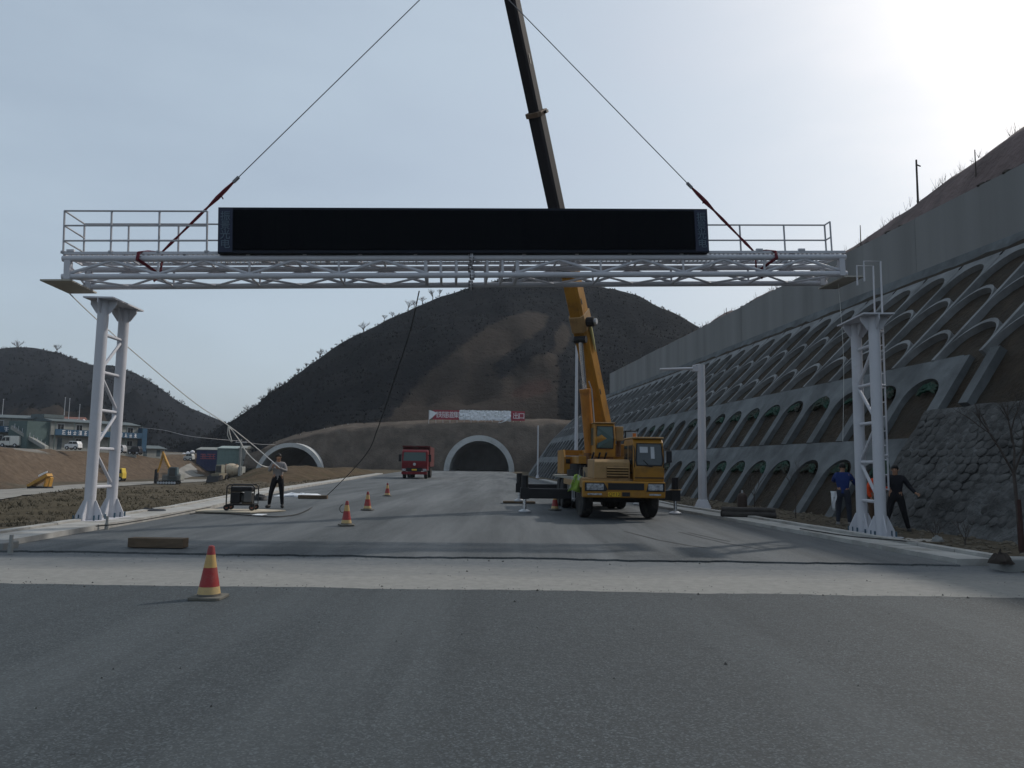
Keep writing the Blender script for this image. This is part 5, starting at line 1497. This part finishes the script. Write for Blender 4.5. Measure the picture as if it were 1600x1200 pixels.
person(p2, R(150), 1.62, 'man in blue jacket with hood left of the right column, hands raised to his face', dict(rel=(.27, -.1, 1.2), rwr=(.12, -.22, 1.42), rpa=(.07, -.22, 1.5), lel=(-.3, -.16, 1.15), lwr=(-.42, -.36, 1.2), lpa=(-.45, -.42, 1.2)), BLUEJ, JEAN, topname='jacket', shoecol=(.2, .2, .2))
q = P(1364, 800, 18.9)
person((q.x, 18.9, .02), R(40), 1.5, 'person in orange vest half hidden between the legs of the right column', dict(rel=(.25, -.2, 1.15), rwr=(.16, -.4, 1.2), rpa=(.14, -.46, 1.22), che=(0, -.08, 1.28), nk0=(0, -.11, 1.43), nk1=(0, -.13, 1.5), hd=(0, -.16, 1.57), ht=(0, -.16, 1.64), lsh=(-.18, -.08, 1.38), rsh=(.18, -.08, 1.38)), ORANGE, BROWNTR, topname='orange_vest')
p4 = G(1402, 832, .02)
person(p4, R(-35), 1.58, 'person in black clothes leaning beside the ladder of the right column', dict(lkn=(-.17, -.06, .5), lan=(-.3, -.02, .09), lto=(-.36, -.16, .035), rkn=(.18, -.02, .5), ran=(.26, .08, .09), rto=(.3, -.07, .035),
       rel=(.34, .0, 1.16), rwr=(.48, -.12, 1.02), rpa=(.53, -.15, .99), lel=(-.26, -.2, 1.25), lwr=(-.2, -.42, 1.4), lpa=(-.19, -.47, 1.45)), M('black_jacket', (.012, .012, .016), .85), DARKTR, topname='jacket')
q = G(1303, 806, .05)
sh = P(1303, 797, 20.2); mb = MB()
for i in range(5):
    for k in range(8): mb.v.append((sh.x + (i / 4 - .5) * (.16 - .1 * k / 7) + .02 * math.sin(k), 20.2 + .03 * math.sin(i * 2 + k), .92 - .5 * k / 7))
for i in range(4):
    for k in range(7): a = i * 8 + k; mb.f.append((a, a + 1, a + 9, a + 8)); mb.mi.append(0)
o = mb.build('plastic_bag', TARP, smooth=True); so = o.modifiers.new('cloth', 'SOLIDIFY'); so.thickness = .01
tag(o, 'white plastic bag held low beside the man in the blue jacket', 'bag')

# ------------------------------------------------------------------ ropes and cables
def rope(name, pts, r, mat, label, cat, n=5, sub=12):
    pts = [Vector(p) for p in pts]; out = []
    for i in range(len(pts) - 1):
        p0, p1_, p2_, p3 = pts[max(i - 1, 0)], pts[i], pts[i + 1], pts[min(i + 2, len(pts) - 1)]
        for k in range(sub):
            t = k / sub
            out.append(.5 * ((2 * p1_) + (p2_ - p0) * t + (2 * p0 - 5 * p1_ + 4 * p2_ - p3) * t * t + (3 * p1_ - p0 - 3 * p2_ + p3) * t ** 3))
    out.append(pts[-1])
    return tag(MB().path(out, r, n).build(name, mat, smooth=True), label, cat)
hand = P(437, 731, p1.y - .3)
rope('tag_rope', [P(108, 458, 17.8), P(150, 498, 18.6), P(217, 557, 20), P(300, 626, 21.6), P(357, 665, 22.6), P(400, 699, 23.5), hand], .014, ROPE, 'white tag rope running from the left end of the truss down to the man', 'rope')
rope('slack_rope', [P(357, 665, 22.6), P(356, 680, 22.8), P(362, 690, 23), P(358, 668, 22.7), P(374, 688, 23), P(385, 706, 23.3), P(405, 725, 23.6), P(420, 730, 24), hand], .016, ROPE, 'slack white rope strand looping down to the hand of the man', 'rope')
rope('black_cable', [P(655, 455, 18.2), P(640, 520, 20.5), P(617, 590, 22.6), P(590, 670, 25.2), P(568, 715, 26.6), G(510, 775, .06), G(478, 798, .06), G(440, 807, .06), G(400, 806, .06), G(360, 803, .06), G(318, 802, .06), G(297, 803, .12)], .016, CABLE, 'black cable hanging from the truss and curving over the road to the left kerb', 'cable')
rope('hanging_line', [tw(TL + .1, .6, -.1), P(1318, 560, 18.9), P(1317, 690, 19.1)], .005, ROPE, 'thin pale line hanging from the right end of the truss', 'rope')
rope('cord', [G(1296, 833, .13), G(1250, 826, .14), G(1330, 838, .17), G(1420, 846, .16), G(1480, 858, .13)], .012, CABLE, 'dark thin cord trailing along the right kerb past the column', 'cord')
rope('cord', [G(150, 822, .17), G(190, 818, .16), G(260, 806, .16), G(330, 792, .16)], .012, CABLE, 'dark thin cord lying along the left kerb', 'cord')

# ------------------------------------------------------------------ utility pole and wires by the left tunnel
b_ = P(374, 744, 112); b_.z = tz(b_.x, b_.y)
t = thing('utility_pole', b_, 0, 'grey concrete utility pole with crossarm before the left tunnel', 'pole')
hh = P(374, 686, b_.y).z - b_.z
MB().tube((0, 0, -.2), (0, 0, hh), .16, .11, 8).build('shaft', CONC, t)
MB().tube((-.8, 0, hh - .5), (.8, 0, hh - .5), .05, n=5).build('crossarm', GALV, t)
for x in (-.7, 0, .7): MB().tube((x, 0, hh - .5), (x, 0, hh - .25), .04, n=5).build('insulator', WHITE, t)
pt = b_ + Vector((0, 0, hh - .3))
rope('power_line', [P(218, 668, 150), P(255, 672, 130), P(300, 682, 100), pt], .03, M('pale_wire', (.3, .3, .31), .6), 'pale power line sagging from the camp to the utility pole', 'power line')
rope('power_line', [pt, P(405, 694, b_.y + 15), P(429, 695, 135), P(432, 700, 146)], .03, M('pale_wire', (.3, .3, .31), .6), 'pale power line from the utility pole to the left tunnel arch', 'power line')

# ------------------------------------------------------------------ site camp on the terrace at left
BLUEB = M('camp_blue_band', (.028, .075, .13), .6, .12)
CAMPG = M('camp_green_panel', (.075, .11, .107), .7, .12)
CAMPW = M('camp_pale_panel', (.22, .225, .21), .7, .12)
ROOFB = M('camp_roof', (.09, .11, .115), .7, .2)
DARKW = glass_mat('dark_window', (.015, .018, .02), .2)
def glyphs(mb, x, z, s_, rs, fy):
    """one block of strokes like the unreadable characters on the far banners"""
    for k in range(rs.choice((2, 3, 3))):
        zz = z + s_ * (k / 2 - .5) * .9; w = s_ * rs.uniform(.3, .5)
        mb.prism([(x - w, zz - .07 * s_), (x + w, zz - .07 * s_), (x + w, zz + .07 * s_), (x - w, zz + .07 * s_)], lambda a, b, t: (a, t, b), fy - .02, fy)
    for k in range(rs.choice((1, 2))):
        xx = x + s_ * rs.uniform(-.3, .3)
        mb.prism([(xx - .06 * s_, z - .5 * s_), (xx + .06 * s_, z - .5 * s_), (xx + .06 * s_, z + .5 * s_), (xx - .06 * s_, z + .5 * s_)], lambda a, b, t: (a, t, b), fy - .024, fy)
def building(pxl, pxr, ptop_l, pbot_l, D0, D1, depth, label, storeys, band, name='camp_building', walls=None, gl=None, roofmat=None):
    a, b = P(pxl, pbot_l, D0), P(pxr, pbot_l, D1); b.z = a.z = min(a.z, b.z)
    ax = b - a; L = ax.length; H = P(pxl, ptop_l, D0).z - a.z
    t = thing(name, a, math.atan2(ax.y, ax.x), label, 'building')
    MB().bx(0, L, 0, depth, -2, H - .12).build('wall', walls or CAMPW, t)
    MB().prism([(-.5, H - .15), (-.5, H), (depth / 2, H + .7), (depth + .5, H), (depth + .5, H - .15)], lambda y, z, q: (q, y, z), -.25, L + .25).build('roof', roofmat or ROOFB, t)
    sh_ = H / storeys; nwin = max(2, int(L / 3.6))
    rs = random.Random(int(pxl) + 5)
    for s_ in range(storeys):
        for k in range(nwin):
            x = L * (k + .5) / nwin; z = s_ * sh_ + sh_ * .42
            if rs.random() < .3 and s_ == 0:
                d = MB().bx(x - .45, x + .45, -.04, .02, .05, sh_ * .8).build('door', M('camp_door', (.05, .07, .08), .6), t)
                continue
            w = MB().bx(x - .7, x + .7, -.05, .02, z - .1, z + sh_ * .4).build('window', GALV, t)
            MB().bx(x - .62, x - .03, -.065, -.045, z - .03, z + sh_ * .36).bx(x + .03, x + .62, -.065, -.045, z - .03, z + sh_ * .36).build('pane', DARKW, w)
    if storeys == 2:
        MB().bx(0, L, -1.3, 0, sh_ - .12, sh_).build('balcony', ROOFB, t)
        for k in range(nwin + 1): MB().bx(L * k / nwin - .05, L * k / nwin + .05, -1.3, -1.2, 0, H - .1).build('balcony_post', CAMPG, t)
        if band:
            bn = MB().bx(0, L, -1.36, -1.3, sh_, sh_ + 1.15).build('banner', BLUEB, t)
            mb = MB(); n = int(L / 1.15)
            for k in range(n):
                f = (k + .5) / n
                if gl and not any(g0 < f < g1 for g0, g1 in gl): continue
                glyphs(mb, L * f, sh_ + .57, .78, rs, -1.37)
            mb.build('lettering', SIGNW, bn)
    return t, L, H
bl, L, H = building(77, 214, 657, 702, 150, 168, 6, 'long two-storey site camp block with a blue lettered band, behind the left column', 2, True, gl=[(.07, .55), (.62, .93)])
MB().bx(-4.5, 0, .3, 5.8, -1, H - .3).build('stair_block', CAMPG, bl)
MB().bx(L, L + 1.2, -1.4, 5, 0, H - .6).build('end_panel', BLUEB, bl)
MB().bx(-.2, 4, 2, 6, H + .6, H + 1.3).build('roof_tank_row', ROOFB, bl)
building(-60, 50, 650, 697, 146, 152, 6, 'two-storey site camp block with blue band at the left photo edge', 2, True, gl=[(.5, .9)])
st_ = P(20, 668, 147); e2 = P(73, 700, 147)
t = thing('outdoor_stair', e2, 0, 'white outdoor stair descending between the two site camp blocks', 'stair')
v = st_ - e2
MB().obox(v / 2, v / 2, Vector((0, .6, 0)), Vector((0, 0, .35))).build('flight', CAMPW, t)
for k in range(9): MB().obox(v * (k / 9) + Vector((0, -.62, .7)), (.03, 0, 0), (0, .02, 0), (0, 0, .45)).build('baluster', WHITE, t)
building(216, 257, 700, 713, 172, 178, 5, 'low single-storey pale annex right of the long camp block', 1, False, walls=CAMPW)
rb = P(60, 652, 190); t = thing('red_roof_house', P(62, 668, 190), R(8), 'house with brownish-red roof and white walls behind the camp block', 'house')
MB().bx(0, 9, 0, 5, -4, 1.6).build('wall', SIGNW, t); MB().prism([(-.5, 1.5), (2.5, 2.9), (5.5, 1.5)], lambda y, z, q: (q, y, z), -.5, 9.5).build('roof', M('red_roof', (.2, .1, .08), .8, .2), t)
for k in range(4): MB().bx(.8 + 2.2 * k, 2 + 2.2 * k, -.04, .02, .4, 1.2).build('window', DARKW, t)
rs = random.Random(3)
for i, (x, lb) in enumerate(((82, 'first'), (88, 'second'), (96, 'third'), (103, 'fourth'), (118, 'fifth'), (127, 'sixth'))):
    q = P(x, 661, 158); tag(MB().bx(q.x - .45, q.x + .45, 158, 159, q.z - .6, q.z + .35 * rs.uniform(.4, 1)).tube((q.x, 158.5, q.z + .2), (q.x + .3, 158.5, q.z + .7), .25, n=8).build('water_heater', SIGNW), f'pale rooftop solar heater on the camp block, {lb} from its left end', 'water heater', 'solar heaters on the camp roof')
def shed(px0, px1, pt_, pb_, D, depth, mat, roofm, label, text=False):
    a = P(px0, pb_, D); b = P(px1, pb_, D); L = b.x - a.x; H = P(px0, pt_, D).z - a.z
    t = thing('site_shed', a, R(3), label, 'shed')
    MB().bx(0, L, 0, depth, -2, H).build('wall', mat, t)
    n = max(4, int(L / .8))
    for k in range(n): MB().bx(L * k / n - .04, L * k / n + .04, -.05, 0, -1, H - .02).build('wall_rib', mat, t)
    MB().prism([(-.3, H), (-.3, H + .15), (depth * .5, H + .75), (depth + .3, H + .15), (depth + .3, H)], lambda y, z, q: (q, y, z), -.2, L + .2).build('roof', roofm, t)
    if text:
        mb = MB(); rs = random.Random(11)
        for k in range(4): glyphs(mb, L * (.3 + .17 * k), H * .5, 1.2, rs, -.06)
        mb.build('lettering', M('faded_red_letter', (.3, .07, .09), .7), t)
    return t
shed(307, 338, 703, 723, 190, 6, M('navy_sheet', (.02, .03, .09), .6, .15), CAMPW, 'dark blue shed with red lettering on the far side of the valley', True)
shed(339, 374, 701, 725, 182, 8, M('green_grey_sheet', (.13, .19, .18), .7, .12), M('pale_green_roof', (.25, .3, .29), .7), 'grey-green corrugated shed right of the dark blue shed')
shed(373, 383, 701, 722, 181, 6, CAMPW, CAMPW, 'small pale shed at the right end of the grey-green shed')
for i, x in enumerate((281, 287, 293, 300)):
    q = P(x, 722 - i, 200); hh_ = P(x, 713 - i * 2, 200).z - q.z
    t = thing('silo', (q.x, 200, q.z), 0, f'{ordw[i]} small white-topped silo from the left beside the dark blue shed', 'silo', 'white-topped silos')
    MB().tube((0, 0, -2), (0, 0, hh_), .55, n=10).build('body', BLACK, t); MB().lathe([(.6, hh_), (.5, hh_ + .4), (.05, hh_ + .6)], 10).build('cap', SIGNW, t)
for x, y0, y1, D, lb in ((3, 624, 655, 170, 'leftmost thin pole behind the camp'), (100, 621, 652, 175, 'thin flagpole behind the camp roof, left one of a pair'), (107, 623, 654, 175, 'thin flagpole behind the camp roof, right one of a pair'), (123, 632, 660, 175, 'shorter thin pole behind the camp roof near the left column')):
    a, b = P(x, y1, D), P(x, y0, D); t = thing('flagpole', (a.x, D, a.z - 3), 0, lb, 'pole')
    MB().tube((0, 0, 0), (0, 0, b.z - a.z + 3), .1, .06, 6).build('shaft', GALV, t); MB().lathe([(.12, b.z - a.z + 2.95), (.12, b.z - a.z + 3.1)], 6).build('finial', GALV, t)

# ------------------------------------------------------------------ far vehicles
def small_wheels(t, xs_, w, r=.36):
    for x in xs_:
        for y in (0, w):
            W = MB().tube((x, y - .1, r), (x, y + .1, r), r, n=14).build('wheel', RUBBER, t)
            MB().tube((x, y - .11, r), (x, y + .11, r), r * .5, n=10).build('rim', GALV, W)
# white van, side on, nose to the left
a = P(0, 698.5, 146); t = thing('van', (a.x - .3, 146, a.z), R(2), 'white panel van parked before the left camp block', 'van')
sc_ = 30 / 1200 * 146 / 4.6
po = [(0, .35), (0, .9), (.35, 1.15), (.95, 1.95), (1.3, 2.15), (4.5, 2.15), (4.7, 1.9), (4.7, .35)]
MB().prism([(x * sc_, z) for x, z in po], lambda x, z, y: (x, y, z), 0, 1.8).build('body', M('van_white', (.55, .54, .5), .5, .08), t, bevel=.05)
MB().prism([(.45, 1.2), (1.0, 1.85), (1.5, 1.9), (1.5, 1.2)], lambda x, z, y: (x * sc_, y, z), -.02, .0).build('window', DARKW, t)
MB().prism([(1.62, 1.2), (1.62, 1.9), (2.4, 1.9), (2.4, 1.2)], lambda x, z, y: (x * sc_, y, z), -.02, .0).build('window', DARKW, t)
MB().bx(2.5 * sc_, 2.53 * sc_, -.015, 0, .5, 1.95).build('door_seam', BLACK, t)
small_wheels(t, (.9 * sc_, 3.8 * sc_), 1.8)
def car(px0, px1, py_, D, label, mat, suv=True):
    a = P(px0, py_, D); Lc = (px1 - px0) / 1200 * D; t = thing('parked_car', a, R(4), label, 'car', 'cars parked before the camp')
    k = Lc / 4.5; po = [(0, .35), (.05, .95), (1.0, 1.05), (1.5, 1.6), (3.9, 1.6), (4.4, 1.1), (4.5, .35)]
    MB().prism([(x * k, z) for x, z in po], lambda x, z, y: (x, y, z), 0, 1.7).build('body', mat, t, bevel=.06)
    MB().prism([(1.15, 1.08), (1.55, 1.5), (2.5, 1.5), (2.5, 1.08)], lambda x, z, y: (x * k, y, z), -.02, 0).prism([(2.6, 1.08), (2.6, 1.5), (3.8, 1.5), (4.1, 1.08)], lambda x, z, y: (x * k, y, z), -.02, 0).build('window', DARKW, t)
    small_wheels(t, (.9 * k, 3.6 * k), 1.7, .34)
car(174, 192, 708, 150, 'silver parked car right of the left column, before the camp', M('car_silver', (.35, .35, .36), .35))
car(199, 217, 710, 150, 'dark parked car before the right end of the camp block', M('car_dark', (.03, .03, .035), .35))
car(100, 121, 702.5, 143, 'low white parked car under the blue camp band', M('car_white', (.6, .6, .6), .35))
car(286, 300, 720, 170, 'small pale parked car left of the dark blue shed', M('car_pale', (.4, .41, .4), .4))
# yellow light truck
a = T(173, 752); sc_ = a.y / 1200
t = thing('light_truck', a, R(5), 'small yellow-cab tipper truck on the haul road right of the left column', 'truck')
MB().bx(0, 8 * sc_, 0, 1.8, .8, 2.0).build('tipper_box', M('box_olive', (.2, .19, .12), .8, .2), t)
MB().prism([(8.6, .5), (8.6, 2.3), (15, 2.3), (17, 1.4), (17, .5)], lambda x, z, y: (x * sc_, y, z), 0, 1.7).build('cab', M('cab_yellow', (.5, .36, .05), .5, .1), t, bevel=.05)
MB().prism([(10, 1.4), (10, 2.1), (14, 2.1), (15.5, 1.4)], lambda x, z, y: (x * sc_, y, z), -.02, 0).build('window', DARKW, t)
small_wheels(t, (3 * sc_, 13 * sc_), 1.7, .42)
# excavator
a = T(262, 757); s_ = a.y / 1200
t = thing('excavator', a, R(8), 'yellow excavator with raised boom on the haul road', 'excavator')
def ep(px_, py_): return ((px_ - 262) * s_, (757 - py_) * s_)
for y in (-.9, 1.2):
    tk = MB().prism([(-13 * s_, .15), (-11.5 * s_, 0), (14 * s_, 0), (16 * s_, .25), (15 * s_, .6), (-12 * s_, .6)], lambda x, z, q: (x, q, z), y - .25, y + .25).build('track', BLACK, t)
    for k in range(7): MB().tube(((-11 + 4 * k) * s_, y - .27, .3), ((-11 + 4 * k) * s_, y + .27, .3), .2, n=8).build('track_wheel', GALV, tk)
MB().bx(-6 * s_, 20 * s_, -1.1, 1.4, .65, 1.5).build('upper_body', M('digger_grey', (.13, .13, .12), .6, .2), t, bevel=.06)
MB().prism([(2, .65), (2, 2.4), (4, 2.75), (15, 2.75), (16, .65)], lambda x, z, q: (x * s_, q, z), -1.1, .0).build('cab', M('digger_cab', (.07, .1, .11), .5), t)
MB().bx(4 * s_, 13 * s_, -1.12, -1.1, 1.4, 2.6).build('window', DARKW, t)
MB().bx(16 * s_, 21 * s_, -1.0, 1.3, .7, 1.7).build('counterweight', CAMPW, t, bevel=.05)
def barm(pts, r, nm, mat): MB().path([(ep(*p)[0], .5, ep(*p)[1]) for p in pts], r, 6, flat=.7).build(nm, mat, t)
barm([(264, 742), (261, 730), (255, 718), (252, 709)], [.28, .34, .36, .22], 'boom', TAN)
barm([(251, 706), (250, 716), (247, 730), (243, 742)], [.22, .26, .24, .16], 'stick', TAN)
barm([(262, 735), (258, 722)], .1, 'boom_cylinder', CHROME)
MB().prism([(-21, .2), (-17.5, .1), (-16.5, 1.6), (-18.5, 2.4), (-20.5, 2.3)], lambda x, z, q: (x * s_, q, z), .1, .9).build('bucket', BLACK, t)
# yellow drilling arm on the slope at far left
a = T(62, 765); s_ = a.y / 1200
t = thing('conveyor', a, R(-8), 'yellow inclined machine arm low in the cutting at far left', 'machine')
MB().obox((-1 * s_, 0, 14 * s_), (16 * s_, 0, 9 * s_), (0, .5, 0), (-1.2 * s_, 0, 2 * s_)).build('arm', TAN, t)
MB().obox((9 * s_, -.55, 24.5 * s_), (7 * s_, 0, 3.2 * s_), (0, .05, 0), (0, 0, 1.2 * s_)).build('cover', SIGNW, t)
for x in (10, 17): MB().obox((x * s_, 0, 9 * s_), (1 * s_, 0, -.6 * s_), (0, .25, 0), (2 * s_, 0, 10 * s_)).build('leg', TAN, t)
MB().bx(-17 * s_, 18 * s_, -.5, .5, -.3, .4).build('skid', BLACK, t)
# wheel loader
a = P(336, 755, 122); s_ = a.y / 1200
t = thing('wheel_loader', a, R(2), 'dark wheel loader seen end on at the foot of the haul ramp', 'loader')
MB().bx(-7 * s_, 6 * s_, 0, 4, .6, 1.5).build('body', M('loader_body', (.16, .14, .1), .7, .2), t, bevel=.08)
c_ = MB().prism([(-4, 1.5), (-3.5, 2.9), (5, 2.9), (5.5, 1.5)], lambda x, z, q: (x * s_, q, z), 1, 2.6).build('cab', M('loader_cab', (.2, .19, .15), .6), t, bevel=.05)
MB().bx(-3 * s_, 4.6 * s_, .97, 1.0, 1.7, 2.7).build('window', DARKW, c_)
for x in (-8, 6):
    for y in (.4, 3.2): MB().tube((x * s_ - .25, y, .65), (x * s_ + .25, y, .65), .65, n=16).build('wheel', RUBBER, t)
MB().prism([(-.9, 0), (-1.2, .2), (-.6, 1.1), (-.2, .9), (-.2, 0)], lambda y, z, q: (q, y, z), -10 * s_, 8 * s_).build('bucket', BLACK, t)
# concrete mixer
a = P(357, 754, 126); s_ = a.y / 1200
t = thing('concrete_mixer', a, R(4), 'cream concrete mixer truck drum right of the wheel loader', 'mixer truck')
MB().bx(-14 * s_, 16 * s_, .2, 2.2, .5, .9).build('chassis', BLACK, t)
dr = MB().lathe([(.3, -14 * s_), (.7, -12 * s_), (1.15, -3 * s_), (1.15, 3 * s_), (.8, 12 * s_), (.25, 13 * s_)], 18, lambda r, an, z: (z, 1.2 + r * math.cos(an), 1.95 + r * math.sin(an) - .01 * z)).build('drum', M('drum_cream', (.4, .33, .24), .6, .15), t, smooth=True)
MB().path([(-9 * s_ + 5 * s_ * k / 6, 1.2 + 1.12 * math.cos(k), 1.95 + 1.12 * math.sin(k)) for k in range(22)][:22], .06, 4).build('drum_stripe', M('stripe_brown', (.2, .12, .07), .7), dr)
MB().bx(13 * s_, 19 * s_, .1, 2.3, .6, 2.6).build('cab', CAMPW, t, bevel=.06)
small_wheels(t, (-9 * s_, -4 * s_, 14 * s_), 2.2, .5)

# ------------------------------------------------------------------ saplings on the right verge
def sapling(base, h, lean, label, seed, fork=.5, r=.03, name='sapling'):
    rr = random.Random(seed); t = thing(name, base, 0, label, 'sapling')
    f = Vector((lean * h * fork, 0, h * fork))
    MB().path([(0, 0, -.1), f * .5, f], [r * 1.3, r, r * .9], 7).build('trunk', BARK, t, smooth=True)
    mb = MB()
    def br(p, d, L, rad, k):
        q = p + d * L; mb.path([p, (p + q) / 2 + Vector((rr.uniform(-.05, .05), 0, 0)) * L, q], [rad, rad * .8, rad * .5], 4)
        if k < 4:
            for _ in range(3): br(p.lerp(q, rr.uniform(.4, 1)), (d + Vector((rr.uniform(-.7, .7), rr.uniform(-.7, .7), rr.uniform(-.1, .5)))).normalized(), L * .62, rad * .55, k + 1)
    for a in (-.5, .45, .1): br(f, Vector((a + lean, rr.uniform(-.2, .2), .9)).normalized(), h * .3, r * .7, 1)
    mb.build('crown', BARK, t)
    return t
sp_ = G(1597, 866, .06)
tt_ = sapling(sp_, 2.7, -.05, 'bare young tree with a reddish wrapped trunk at the right photo edge', 3, .52, .03)
MB().tube((0, 0, .05), (-.02, 0, .95), .05, .045, 10).build('trunk_wrap', M('wrap_red', (.05, .028, .025), .9, .2, 10), tt_)
for k, (x, y, h, lb) in enumerate(((1107, 793, 1.5, 'thin bare sapling just right of the thick white pole'), (1180, 806, 1.7, 'thin bare sapling behind the dark pipe bundle'), (1243, 812, 1.9, 'thin bare sapling between the pipe bundle and the man in blue'), (1462, 846, .75, 'low twiggy shrub on the verge right of the ladder column'), (1508, 852, .8, 'low bare twigs right of the twiggy shrub on the verge'))):
    sapling(G(x, y, .06), h, .04 * (-1) ** k, lb, 30 + k, .35 if h > 1 else .1, .014)
rs = random.Random(77)
for i, (x, y, h) in enumerate(((1492, 540, .5), (1530, 543, .4))): pass
